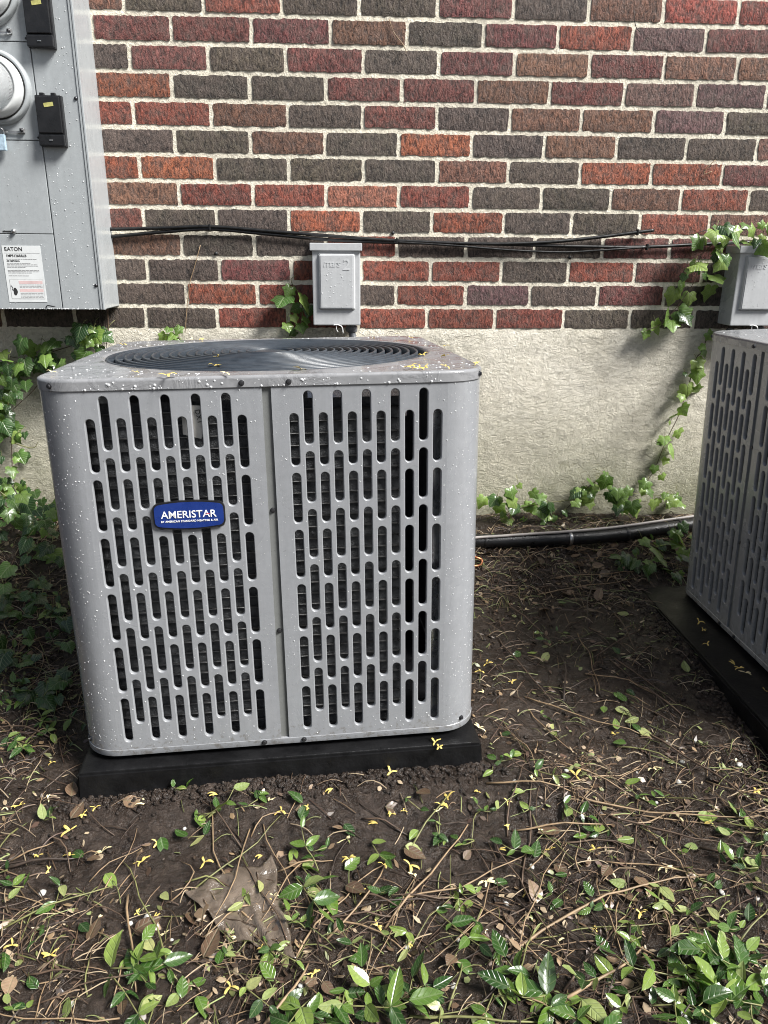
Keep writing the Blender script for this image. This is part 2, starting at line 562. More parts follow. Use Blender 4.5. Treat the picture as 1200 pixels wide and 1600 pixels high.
m_vinca = leaf_mat('vinca_leaf', [(0, (0.018, 0.05, 0.010)), (0.4, (0.045, 0.105, 0.018)), (0.75, (0.11, 0.19, 0.03)), (1, (0.24, 0.32, 0.075))], 0.35, 0.24)
m_vinca_pale = leaf_mat('vinca_leaf_pale', [(0, (0.17, 0.23, 0.06)), (0.6, (0.29, 0.34, 0.12)), (1, (0.42, 0.42, 0.17))], 0.3, 0.45)
m_dead = leaf_mat('dead_leaf', [(0, (0.07, 0.04, 0.025)), (0.6, (0.16, 0.10, 0.06)), (1, (0.28, 0.19, 0.12))], 0.2, 0.45, 0.1)

# litter: per-piece colour from a colour attribute (own colour of each bit)
m_litter, nt, bs = new_mat('litter_bits')
at = N(nt, 'ShaderNodeAttribute', attribute_name='tone')
nt.links.new(at.outputs['Color'], bs.inputs['Base Color'])
bs.inputs['Roughness'].default_value = 0.4

# ------------------------------------------------------------------ the setting: ground
def axis(a, b, c, d, fine, coarse):
    xs = list(np.arange(a, b, coarse)) + list(np.arange(b, c, fine)) + list(np.arange(c, d + coarse, coarse))
    return xs
gx = axis(-8, -0.7, 2.4, 10, 0.011, 0.6)
gy = [v for v in axis(-9, -1.9, 0.0, 0.0, 0.011, 0.6) if v < 0.02] + [0.03]
vs, fs = [], []
nx = len(gx)
for y in gy:
    for x in gx:
        vs.append((x, y, ground_z(x, y)))
for j in range(len(gy) - 1):
    for i in range(nx - 1):
        fs.append((j * nx + i, j * nx + i + 1, (j + 1) * nx + i + 1, (j + 1) * nx + i))
link('ground', mk(vs, fs, True), m_mud, kind='structure')

# ------------------------------------------------------------------ house wall: bricks, mortar, rendered foundation
H = 0.0669
JX = [[-0.006, 0.198, 0.401, 0.603, 0.81, 1.012, 1.214, 1.417, 1.622], [0.111, 0.319, 0.527, 0.731, 0.936, 1.137, 1.34, 1.542],
      [-0.003, 0.203, 0.407, 0.614, 0.817, 1.023, 1.229, 1.435, 1.64], [0.102, 0.309, 0.513, 0.718, 0.921, 1.125, 1.332, 1.532, 1.734],
      [-0.006, 0.202, 0.408, 0.612, 0.816, 1.019, 1.218, 1.423, 1.626], [0.099, 0.304, 0.508, 0.711, 0.915, 1.119, 1.325, 1.525, 1.728],
      [-0.002, 0.204, 0.407, 0.614, 0.82, 1.022, 1.227, 1.432, 1.639], [0.101, 0.305, 0.509, 0.713, 0.919, 1.122, 1.322, 1.527, 1.727],
      [-0.002, 0.2, 0.403, 0.608, 0.809, 1.017, 1.214, 1.414, 1.62], [0.098, 0.302, 0.506, 0.709, 0.91, 1.111, 1.311, 1.512],
      [-0.005, 0.2, 0.406, 0.607, 0.809, 1.017, 1.215, 1.414], [0.101, 0.305, 0.507, 0.709, 0.914, 1.107, 1.309, 1.512],
      [-0.021, 0.185, 0.391, 0.597, 0.802, 1.005, 1.213, 1.414, 1.611]]
# colours of the bricks read off each course, first letter = brick left of the first joint
CODE = ['BDRDDMDBSS', 'MMMBDMRPM', 'DMDMDMBMBB', 'ODDMMBMPPM', 'RRBDMDBBPD', 'DDBDODBDDB', 'OODDDBDOOM', 'BRRLRDDBRD',
        'MDDODODDRB', 'BDDBDDDMM', 'DDMRRDRMD', 'DORDRPDMD', 'DDRRRRRDDD']
CODE[9] = 'BDDRDDDMM'
CODE[10] = 'DDMRRRDRMD'
TONE = {'R': (0.205, 0.056, 0.036), 'M': (0.135, 0.044, 0.038), 'D': (0.074, 0.058, 0.046), 'O': (0.25, 0.074, 0.036), 'B': (0.155, 0.075, 0.05),
        'P': (0.115, 0.062, 0.058), 'S': (0.25, 0.054, 0.042), 'L': (0.27, 0.095, 0.06)}
wall = empty('house_wall', (0, 0, 0), 'house wall of red and dark brown bricks on a rendered foundation', 'wall')
def brick_mesh(seed):
    L, T, D = 0.0965, 0.0278, 0.03          # half length, half height, depth
    nxb, nzb = 22, 6
    vs, fs, idx = [], [], {}
    def jit(x, z, s):
        return mnoise.noise((x * 70 + seed * 7.1, z * 90, s + seed * 3.3))
    for j in range(nzb + 1):
        for i in range(nxb + 1):
            x = -L + 2 * L * i / nxb
            z = -T + 2 * T * j / nzb
            ed = min(L - abs(x), T - abs(z))
            if i in (0, nxb):
                x += 0.0026 * jit(x, z * 2, 1) - math.copysign(0.0006, x)
            if j in (0, nzb):
                z += 0.0030 * jit(x * 2, z, 5) - math.copysign(0.0006, z)
            y = -0.0058 + 0.0012 * jit(x, z, 9) + 0.0008 * jit(x * 3, z * 3, 4) + (0.0010 if ed < 1e-4 else 0)
            if (i in (0, nxb)) and (j in (0, nzb)):
                x -= math.copysign(0.0008, x)
                z -= math.copysign(0.0006, z)
            idx[i, j] = len(vs)
            vs.append((x, y, z))
    for j in range(nzb):
        for i in range(nxb):
            fs.append((idx[i, j], idx[i + 1, j], idx[i + 1, j + 1], idx[i, j + 1]))
    rim = [idx[i, 0] for i in range(nxb + 1)] + [idx[nxb, j] for j in range(1, nzb + 1)] + [idx[i, nzb] for i in range(nxb - 1, -1, -1)] + [idx[0, j] for j in range(nzb - 1, 0, -1)]
    front = []
    for k in rim:
        front.append(len(vs))
        vs.append(vs[k])
    rim = front
    back = []
    for k in rim:
        back.append(len(vs))
        vs.append((vs[k][0], D, vs[k][2]))
    for a in range(len(rim)):
        b = (a + 1) % len(rim)
        fs.append((rim[b], rim[a], back[a], back[b]))
    return mk(vs, fs, True, m_brick)
BR = [brick_mesh(s) for s in range(9)]
NB = 0
for r in range(-4, 13):
    z = (12 - r + 0.5) * H
    if r >= 0:
        js = list(JX[r])
        code = CODE[r]
    else:
        js = [(0.0 if r % 2 == 0 else 0.102) + 0.2035 * j + rnd.uniform(-.003, .003) for j in range(8)]
        code = ''.join(rnd.choice('RMDDOBPMDR') for _ in range(9))
    full = [js[0] - 0.2035 * k for k in range(4, 0, -1)] + js
    while full[-1] < 2.2:
        full.append(full[-1] + 0.2035)
    for k in range(len(full) - 1):
        ci = k - 3
        ch = code[ci] if 0 <= ci < len(code) else rnd.choice('RMDDOBPMDR')
        a, b = full[k], full[k + 1]
        o = link('brick', rnd.choice(BR), None, wall)
        o.location = ((a + b) / 2, rnd.uniform(-0.0006, 0.0005), z + rnd.uniform(-.0006, .0006))
        ln = (b - a - 0.0105 + rnd.uniform(-.0012, .0012)) / 0.193
        o.scale = (ln * rnd.choice((1, -1)), 1, 1 + rnd.uniform(-.02, .02))
        o.rotation_euler = (rnd.uniform(-.006, .006), rnd.uniform(-.004, .004), rnd.uniform(-.004, .004))
        t = TONE[ch]
        v = 0.98 * rnd.uniform(0.80, 1.18)
        o.color = (t[0] * v, t[1] * v * rnd.uniform(.93, 1.07), t[2] * v * rnd.uniform(.92, 1.08), 1)
        NB += 1
# mortar sheet, uneven, bedded between the bricks
xs = np.arange(-0.95, 2.35, 0.012)
zs = np.arange(-0.004, 17.2 * H, 0.012)
vs = [(x, -0.0028 + 0.0009 * mnoise.noise((x * 45, z * 45, 3)) + 0.0006 * mnoise.noise((x * 130, z * 130, 8)), z) for z in zs for x in xs]
n_ = len(xs)
fs = [(j * n_ + i, j * n_ + i + 1, (j + 1) * n_ + i + 1, (j + 1) * n_ + i) for j in range(len(zs) - 1) for i in range(n_ - 1)]
link('mortar', mk(vs, fs, True), m_mortar, wall)
# foundation
xs = np.arange(-0.95, 2.35, 0.009)
zs = np.append(np.arange(-0.72, -0.004, 0.009), 0.0025)
vs = []
for jz, z in enumerate(zs):
    for x in xs:
        lip = max(0, 1 - (0 - z) / 0.012) * 0.002
        vs.append((x, -0.006 + lip + 0.0035 * mnoise.noise((x * 5, z * 5, 3)) + 0.0022 * mnoise.noise((x * 30, z * 34, 8)) + 0.0015 * mnoise.noise((x * 80, z * 95, 2)),
                   z + (0.003 * mnoise.noise((x * 26, 0, 5)) if jz == len(zs) - 1 else 0)))
n_ = len(xs)
fs = [(j * n_ + i, j * n_ + i + 1, (j + 1) * n_ + i + 1, (j + 1) * n_ + i) for j in range(len(zs) - 1) for i in range(n_ - 1)]
link('foundation_render', mk(vs, fs, True), m_parge, wall, label='buff rough trowelled render below the bricks')
link('wall_core', box_me(-0.95, 2.35, 0.012, 0.2, -0.8, 17.2 * H, 0, 1), m_mortar, wall)

# ------------------------------------------------------------------ air conditioning units
W, HT, RC = 0.752, 0.70, 0.070
ZB, ZT = 0.013, 0.6825
SLH, SLW = 0.045, 0.00715
LZ = [0.029 + SLH + 0.103 * k for k in range(6)]
HZ = [z + 0.037 for z in LZ]
def ray_caps(dx, dy):
    hl = SLH - SLW
    if abs(dx) > 1e-9:
        t = SLW / abs(dx)
        if abs(dy) * t <= hl:
            return t
    b = -abs(dy) * hl
    aa = dx * dx + dy * dy
    cc = hl * hl - SLW * SLW
    return (-b + math.sqrt(max(0, b * b - aa * cc))) / aa
def slot_cell(V, F, S, x0, x1, z0, z1, cx, cz):
    """punched slot with a rolled edge, in a rectangle; y = 0 is the outer face, +y inwards"""
    ang = []
    hl = SLH - SLW
    for k in range(9):
        a = PI * k / 8
        ang.append(math.atan2(hl + SLW * math.sin(a), SLW * math.cos(a)))
        ang.append(math.atan2(-hl - SLW * math.sin(a), SLW * math.cos(a)))
    for xx in (x0, x1):
        for zz in (z0, z1):
            ang.append(math.atan2(zz - cz, xx - cx))
    ang = sorted(set(round(a, 6) for a in ang))
    rings = [[], [], [], []]
    for a in ang:
        dx, dy = math.cos(a), math.sin(a)
        ts = []
        if dx > 1e-9: ts.append((x1 - cx) / dx)
        if dx < -1e-9: ts.append((x0 - cx) / dx)
        if dy > 1e-9: ts.append((z1 - cz) / dy)
        if dy < -1e-9: ts.append((z0 - cz) / dy)
        t = min(ts)
        rings[0].append((cx + dx * t, 0, cz + dy * t))
        tc = ray_caps(dx, dy)
        px, pz = dx * tc, dy * tc
        # outward normal of the capsule
        if abs(pz) <= hl: nx_, nz_ = math.copysign(1, px), 0
        else:
            q = Vector((px, pz - math.copysign(hl, pz)))
            q.normalize()
            nx_, nz_ = q.x, q.y
        for rg, (off, dep) in enumerate(((0.0017, 0.0), (0.0004, 0.0012), (0.0, 0.0075))):
            rings[rg + 1].append((cx + px + nx_ * off, dep, cz + pz + nz_ * off))
    base = len(V)
    n = len(ang)
    for rg in rings:
        V.extend(rg)
    for rg in range(3):
        for k in range(n):
            k2 = (k + 1) % n
            F.append((base + rg * n + k, base + rg * n + k2, base + (rg + 1) * n + k2, base + (rg + 1) * n + k))
            S.append(rg > 0)
def face_panel(cols, xa, xb, mat):
    """slotted sheet between xa and xb; cols = sorted [(x, 'L' or 'H')]"""
    V, F, S = [], [], []
    def quad(x0, x1, z0, z1):
        b = len(V)
        V.extend([(x0, 0, z0), (x1, 0, z0), (x1, 0, z1), (x0, 0, z1)])
        F.append((b, b + 1, b + 2, b + 3)); S.append(False)
    hw = 0.01225
    bx = [(cols[i][0] + cols[i + 1][0]) / 2 for i in range(len(cols) - 1)]
    bx = [cols[0][0] - hw] + bx + [cols[-1][0] + hw]
    quad(xa, bx[0], ZB, ZT)
    quad(bx[-1], xb, ZB, ZT)
    for i, (cx, kind) in enumerate(cols):
        zc = LZ if kind == 'L' else HZ
        bz = [ZB] + [(zc[k] + zc[k + 1]) / 2 for k in range(5)] + [ZT]
        for k in range(6):
            slot_cell(V, F, S, bx[i], bx[i + 1], bz[k], bz[k + 1], cx, zc[k])
    # folded outer edges
    for xe, s in ((xa, 1), (xb, -1)):
        b = len(V)
        V.extend([(xe, 0, ZB), (xe, 0, ZT), (xe, 0.006, ZT), (xe, 0.006, ZB)])
        F.append((b, b + 1, b + 2, b + 3)); S.append(False)
    me = mk(V, F, False, mat)
    me.polygons.foreach_set('use_smooth', S)
    return me
def cols_from(start, pattern, x0):
    return [(x0 + 0.0245 * i, pattern[(start + i) % 2]) for i in range(0)]
def rsq(hw, r, n=10):
    pts = []
    for cx, cy, a0 in ((hw - r, hw - r, 0), (-hw + r, hw - r, 90), (-hw + r, -hw + r, 180), (hw - r, -hw + r, 270)):
        for k in range(n + 1):
            a = R_(a0 + 90 * k / n)
            pts.append((cx + r * math.cos(a), cy + r * math.sin(a)))
    return pts
def loft(rings, closed_mat, smooth=True, flip=False):
    n = len(rings[0])
    V = [v for rg in rings for v in rg]
    F = []
    for i in range(len(rings) - 1):
        for k in range(n):
            k2 = (k + 1) % n
            f = (i * n + k, i * n + k2, (i + 1) * n + k2, (i + 1) * n + k)
            F.append(f[::-1] if flip else f)
    return mk(V, F, smooth, closed_mat)
hexs = lathe_me([(0.0048, 0), (0.0048, 0.0012), (0.0034, 0.0014), (0.0031, 0.004), (0.0, 0.0042)], 6 * 2, m_dark_steel, False)

fanR = 0.326
guard_ring_cache = {}
def dome_drop(V, F, c, nrm, r, hgt, seed):
    nrm = nrm.normalized()
    a = nrm.orthogonal().normalized()
    b = nrm.cross(a)
    base = len(V)
    ns = 7
    for (rr, hh) in ((1.0, 0.0), (0.88, 0.5), (0.5, 0.88)):
        for k in range(ns):
            an = 2 * PI * k / ns
            V.append(c + (a * math.cos(an) + b * math.sin(an)) * (r * rr) + nrm * (hgt * hh))
    V.append(c + nrm * hgt)
    for i in range(2):
        for k in range(ns):
            k2 = (k + 1) % ns
            F.append((base + i * ns + k, base + i * ns + k2, base + (i + 1) * ns + k2, base + (i + 1) * ns + k))
    for k in range(ns):
        F.append((base + 2 * ns + k, base + 2 * ns + (k + 1) % ns, base + 3 * ns))

side_cols = [(-0.287 + 0.0245 * i, 'LH'[i % 2]) for i in range(11)] 
def build_unit(matrix, label, left_cols, right_cols, seam, drops, main):
    u = empty('air_conditioner', None, label, 'air conditioner', matrix=matrix)
    hw = W / 2
    la = face_panel(left_cols, -hw + RC, seam[0], m_grey)
    lb = face_panel(right_cols, seam[1], hw - RC, m_grey)
    sl = [(-0.287 + 0.0245 * i, 'LH'[i % 2]) for i in range(11)]
    sr = [(0.044 + 0.0245 * i, 'LH'[i % 2]) for i in range(11)]
    sa = face_panel(sl, -hw + RC, -0.008, m_grey)
    sb = face_panel(sr, 0.008, hw - RC, m_grey)
    for f in range(4):
        rz = f * PI / 2
        rot = Matrix.Rotation(rz, 4, 'Z')
        A, B, sm = (la, lb, seam) if f == 0 else (sa, sb, (-0.008, 0.008))
        for me in (A, B):
            o = link('louvre_panel', me, None, u)
            o.matrix_local = rot @ Matrix.Translation((0, -hw, 0))
        st = link('seam_strip', box_me(sm[0] - 0.004, sm[1] + 0.004, 0.0045, 0.0075, ZB, ZT), m_seam, u)
        st.matrix_local = rot @ Matrix.Translation((0, -hw, 0))
        for z in (0.466, 0.236):
            s = link('screw', hexs, None, st)
            s.matrix_local = Matrix.Translation(((sm[0] + sm[1]) / 2, 0.0045, z)) @ Matrix.Rotation(PI / 2, 4, 'X')
        for (x, z) in ((sm[0] - 0.032, 0.688), (sm[1] + 0.030, 0.688)):
            s = link('screw', hexs, None, u)
            s.matrix_local = rot @ Matrix.Translation((x, -hw - 0.0022, z)) @ Matrix.Rotation(PI / 2, 4, 'X')
        for x in (sm[0] - 0.032, sm[1] + 0.028):
            s = link('screw', hexs, None, u)
            s.matrix_local = rot @ Matrix.Translation((x, -hw - 0.0016, 0.0075)) @ Matrix.Rotation(PI / 2, 4, 'X')
        # corner post at the right end of this face
        V = []
        nn = 14
        for z in (ZB, ZT):
            for k in range(nn + 1):
                a = -PI / 2 + PI / 2 * k / nn
                V.append((hw - RC + RC * math.cos(a), -hw + RC + RC * math.sin(a), z))
        F = [(k, k + 1, nn + 2 + k, nn + 1 + k) for k in range(nn)]
        c = link('corner_panel', mk(V, F, True, m_grey), None, u)
        c.matrix_local = rot
        a = -PI / 4
        for z, rr in ((0.689, 0.0022), (0.022, 0.0003)):
            a = -0.55 if z > .5 else -1.0
            q = Vector((hw - RC + (RC + rr) * math.cos(a), -hw + RC + (RC + rr) * math.sin(a), z))
            s = link('screw', hexs, None, u)
            s.matrix_local = rot @ Matrix.Translation(q) @ Matrix.Rotation(a, 4, 'Z') @ Matrix.Rotation(PI / 2, 4, 'Y')
    # base pan
    def rg(h, r, z):
        return [(x, y, z) for x, y in rsq(h, r)]
    link('base_pan', loft([rg(hw - 0.05, RC - .03, 0.0), rg(hw + 0.0002, RC, 0.0), rg(hw + 0.0008, RC + .001, 0.0006), rg(hw + 0.0009, RC + .001, 0.0009), rg(hw + 0.0012, RC + .001, ZB - 0.001), rg(hw + 0.0012, RC + .001, ZB - 0.0006), rg(hw - 0.004, RC, ZB + 0.0004)], m_grey), None, u)
    fl = mk([(x, y, 0.004) for x, y in rsq(hw - 0.004, RC)], [tuple(range(44))], False, m_black)
    link('base_plate', fl, m_inner, u)
    for sx in (-1, 1):
        for sy in (-1, 1):
            link('foot', box_me(sx * 0.27 - 0.04, sx * 0.27 + 0.04, sy * 0.27 - 0.04, sy * 0.27 + 0.04, -0.012, 0.0005), m_black, u)
    # lid with the fan opening
    nseg = 240
    def outline(h, r):
        out = []
        for k in range(nseg):
            a = 2 * PI * k / nseg
            dx, dy = math.cos(a), math.sin(a)
            t = h / max(abs(dx), abs(dy))
            x, y = dx * t, dy * t
            if abs(x) > h - r and abs(y) > h - r:
                cx, cy = math.copysign(h - r, x), math.copysign(h - r, y)
                b = dx * cx + dy * cy
                t = b + math.sqrt(max(0, b * b - (cx * cx + cy * cy - r * r)))
                x, y = dx * t, dy * t
            out.append((x, y))
        return out
    def L(h, r, z): return [(x, y, z) for x, y in outline(h, r)]
    def Cc(r, z): return [(r * math.cos(2 * PI * k / nseg), r * math.sin(2 * PI * k / nseg), z) for k in range(nseg)]
    lid = link('lid', loft([L(hw + .0004, RC, 0.681), L(hw + .0022, RC + .002, 0.6808), L(hw + .0022, RC + .002, 0.6812), L(hw + .0022, RC + .002, 0.694), L(hw + .0022, RC + .002, 0.6953), L(hw + .0012, RC + .001, 0.6984), L(hw - .0016, RC - .001, 0.6998), L(hw - .0031, RC - .002, 0.7),
                            L(hw - 0.008, RC - .004, 0.7000), Cc(fanR + 0.022, 0.7005), Cc(fanR + 0.010, 0.7015), Cc(fanR + 0.004, 0.6995), Cc(fanR + 0.002, 0.680)], m_top), None, u)
    # fan guard: concentric rings on ribs
    gd = link('fan_guard', lathe_me([(0.034, 0.684), (0.040, 0.7015), (0.03, 0.7035), (0.0, 0.704)], 40, m_guard), None, u)
    nr = 17
    for k in range(nr):
        rr = 0.048 + (fanR - 0.048) * k / (nr - 1)
        key = k
        if key not in guard_ring_cache:
            w2 = 0.0026
            dz = 0.0045 * (1 - (rr / fanR) ** 2)
            prof = [(rr - w2, 0.686 + dz), (rr - w2, 0.6995 + dz), (rr - w2 * .5, 0.7013 + dz), (rr + w2 * .5, 0.7013 + dz), (rr + w2, 0.6995 + dz), (rr + w2, 0.686 + dz)]
            vs_, fs_ = [], []
            sg = 72
            for (a_, b_) in prof:
                for q in range(sg):
                    t = 2 * PI * q / sg
                    vs_.append((a_ * math.cos(t), a_ * math.sin(t), b_))
            for i in range(len(prof) - 1):
                for q in range(sg):
                    q2 = (q + 1) % sg
                    fs_.append((i * sg + q2, i * sg + q, (i + 1) * sg + q, (i + 1) * sg + q2))
            guard_ring_cache[key] = mk(vs_, fs_, True, m_guard)
        link('guard_ring', guard_ring_cache[key], None, gd)
    for k in range(8):
        a = 2 * PI * k / 8 + 0.2
        rb = link('guard_rib', box_me(0.03, fanR, -0.003, 0.003, 0.682, 0.6985, 0.0012, 1), m_guard, gd)
        rb.rotation_euler = (0, 0, a)
    link('fan_motor', lathe_me([(0.0, 0.50), (0.07, 0.50), (0.075, 0.51), (0.075, 0.64), (0.06, 0.655), (0.0, 0.656)], 32, m_black), None, u)
    for k in range(3):
        a = 2 * PI * k / 3
        V = []
        for i in range(7):
            for j in range(5):
                r = 0.07 + 0.22 * i / 6
                t = (j / 4 - .5) * (0.9 - 0.3 * i / 6)
                V.append((r * math.cos(t), r * math.sin(t), 0.60 + 0.055 * (j / 4 - .5)))
        F = [(i * 5 + j, i * 5 + j + 1, (i + 1) * 5 + j + 1, (i + 1) * 5 + j) for i in range(6) for j in range(4)]
        bl = link('fan_blade', mk(V, F, True), m_inner, u)
        bl.rotation_euler = (0, 0, a)
    # coil: fins with tube rows, open at the last bay on the right of the front
    ch = hw - 0.032
    cr_ = 0.06
    path = [p_ for p_ in rsq(ch, cr_, 8)]
    # start after the gap: order rsq begins at right side going counter-clockwise to front right
    pts = [(ch, -0.1)] + path[0:27] + [(0.228, -ch)]
    def coil_strip(off, z0, z1, mat):
        V, F = [], []
        for (x, y) in pts:
            V.append((x * (1 + off / ch), y * (1 + off / ch), z0)); V.append((x * (1 + off / ch), y * (1 + off / ch), z1))
        for k in range(len(pts) - 1):
            F.append((2 * k, 2 * k + 2, 2 * k + 3, 2 * k + 1))
        return mk(V, F, False, mat)
    link('coil_core', coil_strip(0, 0.006, 0.655, m_coil), None, u)
    tp = [Vector((x * (1 + .004 / ch), y * (1 + .004 / ch), 0)) for x, y in pts]
    tme = tube_me(tp, 0.0032, 6, m_tube)
    for k in range(30):
        t = link('coil_tube', tme, None, u)
        t.location = (0, 0, 0.02 + 0.0213 * k)
        t.scale = (1, 1, 0.55)
    if main:
        # bright sheet-metal divider seen through the last slots
        V = []
        for i in range(30):
            z = 0.02 + 0.64 * i / 29
            for j in range(5):
                x = 0.286 + 0.05 * j / 4
                V.append((x, -hw + 0.022 + 0.006 * mnoise.noise((x * 60, 0, z * 22)) + 0.01 * j / 4, z))
        F = [(i * 5 + j, i * 5 + j + 1, (i + 1) * 5 + j + 1, (i + 1) * 5 + j) for i in range(29) for j in range(4)]
        link('inner_panel', mk(V, F, True), m_inner, u)
    # rain drops standing on the paint
    rd = random.Random(5 if main else 6)
    V, F = [], []
    allc = [(c, LZ if k == 'L' else HZ) for c, k in left_cols + right_cols]
    def free(x, z, r):
        for cx, zc in allc:
            if abs(x - cx) < SLW + 0.0022 + r:
                for c in zc:
                    if abs(z - c) < SLH + 0.002 + r:
                        return False
        if seam[0] - 0.003 - r < x < seam[1] + 0.003 + r:
            return False
        return True
    for _ in range(drops):
        x, z = rd.uniform(-hw + RC, hw - RC), rd.uniform(0.016, 0.678)
        r = 0.0005 + 0.0010 * rd.random() ** 3
        if mnoise.noise((x * 9, z * 7, 2.2)) + rd.uniform(-.6, .6) < -0.1:
            continue
        if free(x, z, r):
            dome_drop(V, F, Vector((x, -hw, z)), Vector((0, -1, 0)), r, r * 0.55, 0)
    for _ in range(drops // 4):
        s_ = rd.choice((0, 1))
        a = rd.uniform(-PI / 2, -0.5)
        z = rd.uniform(0.016, 0.678)
        r = 0.0006 + 0.0009 * rd.random() ** 2.5
        nx_, ny_ = math.cos(a), math.sin(a)
        cx = hw - RC
        c = Vector((cx + RC * nx_, -hw + RC + RC * ny_, z))
        n = Vector((nx_, ny_, 0))
        if s_:
            c.x, n.x = -c.x, -n.x
        dome_drop(V, F, c, n, r, r * 0.55, 0)
    for _ in range(drops // 36):
        x, z = rd.uniform(-hw + RC, hw - RC), rd.choice((rd.uniform(0.683, 0.694), 0.6825))
        r = 0.0009 + 0.0019 * rd.random() ** 2
        dome_drop(V, F, Vector((x, -hw - 0.0022, z)), Vector((0, -1, 0)), r, r * 0.55, 0)
    for _ in range(drops // 3):
        x, y = rd.uniform(-hw + .01, hw - .01), rd.uniform(-hw + .01, hw - .01)
        if math.hypot(x, y) < fanR + .025 or (abs(x) > hw - .04 and abs(y) > hw - .04):
            continue
        r = 0.0009 + 0.0018 * rd.random() ** 2
        dome_drop(V, F, Vector((x, y, 0.7002)), Vector((0, 0, 1)), r, r * 0.45, 0)
    if V:
        link('water_drops', mk(V, F, True), m_drop, u, kind='stuff')
    return u

def mat_from(rows, loc):
    m = Matrix([list(r) for r in rows]).to_4x4()
    m.translation = loc
    return m
M1 = mat_from(((0.9977, -0.0658, -0.0155), (0.0662, 0.9974, 0.0278), (0.0136, -0.0287, 0.9995)), (0.410 - 0.0004, -0.715 + 0.006, -0.681))
M2 = mat_from(((0.005, 0.999, -0.032), (-1.0, 0.006, 0.010), (0.010, 0.032, 0.999)), (1.858 + 0.006, -0.776, -0.646))
lc = [(-0.287 + 0.0245 * i, 'LH'[i % 2]) for i in range(11)]
rc = [(0.044 + 0.0245 * i, 'LH'[i % 2]) for i in range(11)]
unit1 = build_unit(M1, 'square grey condenser unit with blue badge, standing wholly in view', lc, rc, (-0.0065, 0.0085), 2500, True)
lc2 = [(-0.287 + 0.0245 * i, 'LH'[i % 2]) for i in range(8)]
rc2 = [(-0.0445 + 0.0245 * i, 'HL'[i % 2]) for i in range(14)]
unit2 = build_unit(M2, 'dark shaded grey condenser unit cut off by the right edge', lc2, rc2, (-0.090, -0.076), 900, False)

# badge on the first unit
hw = W / 2
def badge_outline(w, h, bulge, r):
    pts = []
    for (sx, sy) in ((1, 1), (-1, 1), (-1, -1), (1, -1)):
        cx, cy = sx * (w - r), sy * (h - r)
        a0 = {(1, 1): 0, (-1, 1): 90, (-1, -1): 180, (1, -1): 270}[(sx, sy)]
        for k in range(5):
            a = R_(a0 + 90 * k / 4)
            pts.append([cx + r * math.cos(a), cy + r * math.sin(a)])
        if sx * sy == 1:
            for k in range(1, 12):
                x = sx * (w - r) * (1 - 2 * k / 12)
                pts.append([x, sy * h])
    out = []
    for x, y in pts:
        out.append((x, y + math.copysign(bulge * (1 - (x / w) ** 2), y)))
    return out
def plate(outl, y0, y1, mat):
    n = len(outl)
    V = [(x, y0, z) for x, z in outl] + [(x, y1, z) for x, z in outl]
    F = [tuple(range(n, 2 * n))] + [(k, (k + 1) % n, n + (k + 1) % n, n + k) for k in range(n)]
    return mk(V, F, False, mat)
bd = bpy.data.objects.new('badge', plate(badge_outline(0.0605, 0.0205, 0.0055, 0.009), 0.0, -0.0050, m_black))
COL.objects.link(bd)
bd.parent = unit1
bd.location = (-0.1405, -hw, 0.4665)
bd['label'] = 'blue nameplate with white lettering and black rim'
link('badge_face', plate(badge_outline(0.0578, 0.0180, 0.0052, 0.0075), -0.0045, -0.0058, m_blue), None, bd)
RX = Matrix.Rotation(PI / 2, 4, 'X')
t = link('lettering', text_me('AMERISTAR', 0.0180, m_white, 0.0003, 0.00010, 0, 1.0), None, bd)
t.matrix_local = Matrix.Translation((-0.0005, -0.0062, 0.0012)) @ RX
t = link('small_lettering', text_me('BY AMERICAN STANDARD HEATING & AIR', 0.0048, m_white, 0.0003, 0.00006, 0, 1.04), None, bd)
t.matrix_local = Matrix.Translation((0.0, -0.0062, -0.0102)) @ RX
V = [(0.0262, -0.0067, 0.0000), (0.0318, -0.0067, 0.0028), (0.0366, -0.0067, 0.0018), (0.0318, -0.0067, 0.0012)]
link('red_mark', mk(V, [(0, 1, 2, 3)], False, m_red), None, bd)
# paper tag hanging behind the louvres
tg = link('paper_tag', mk([(-0.140, -hw + 0.014, 0.652), (-0.103, -hw + 0.012, 0.650), (-0.103, -hw + 0.012, 0.622), (-0.112, -hw + 0.013, 0.594), (-0.142, -hw + 0.016, 0.602)], [(0, 1, 2, 3, 4)], False, m_paper), None, unit1, label='damp paper tag caught behind the slots')
t = link('tag_lettering', text_me('DXT', 0.012, m_ink, 0.0002, 0.0001), None, tg)
t.matrix_local = Matrix.Translation((-0.1135, -hw + 0.011, 0.632)) @ RX @ Matrix.Rotation(R_(-80), 4, 'Z')

# pads
def pad(matrix, x0, x1, y0, y1, label):
    pe = empty('equipment_pad', None, label, 'pad', matrix=matrix)
    bm = bmesh.new()
    bmesh.ops.create_cube(bm, size=1)
    for v in bm.verts:
        top = v.co.z > 0
        gx_ = 0.0 if top else 0.004
        v.co = Vector(((x0 - gx_ if v.co.x < 0 else x1 + gx_), (y0 - gx_ if v.co.y < 0 else y1 + gx_), -0.0115 if top else -0.085))
    bmesh.ops.bevel(bm, geom=bm.edges[:], offset=0.004, segments=2, affect='EDGES')
    link('slab', bm_mesh(bm, m_pad, False), None, pe)
    # raised outer ribs broken by small steps
    for k in range(4):
        xa_ = x0 + 0.012 + (x1 - x0 - 0.024) * k / 4
        xb_ = x0 + 0.012 + (x1 - x0 - 0.024) * (k + 1) / 4 - 0.006
        link('edge_rib', box_me(xa_, xb_, y0 + 0.006, y0 + 0.014, -0.0125, -0.0105, 0.0006, 1), m_pad, pe)
    return pe
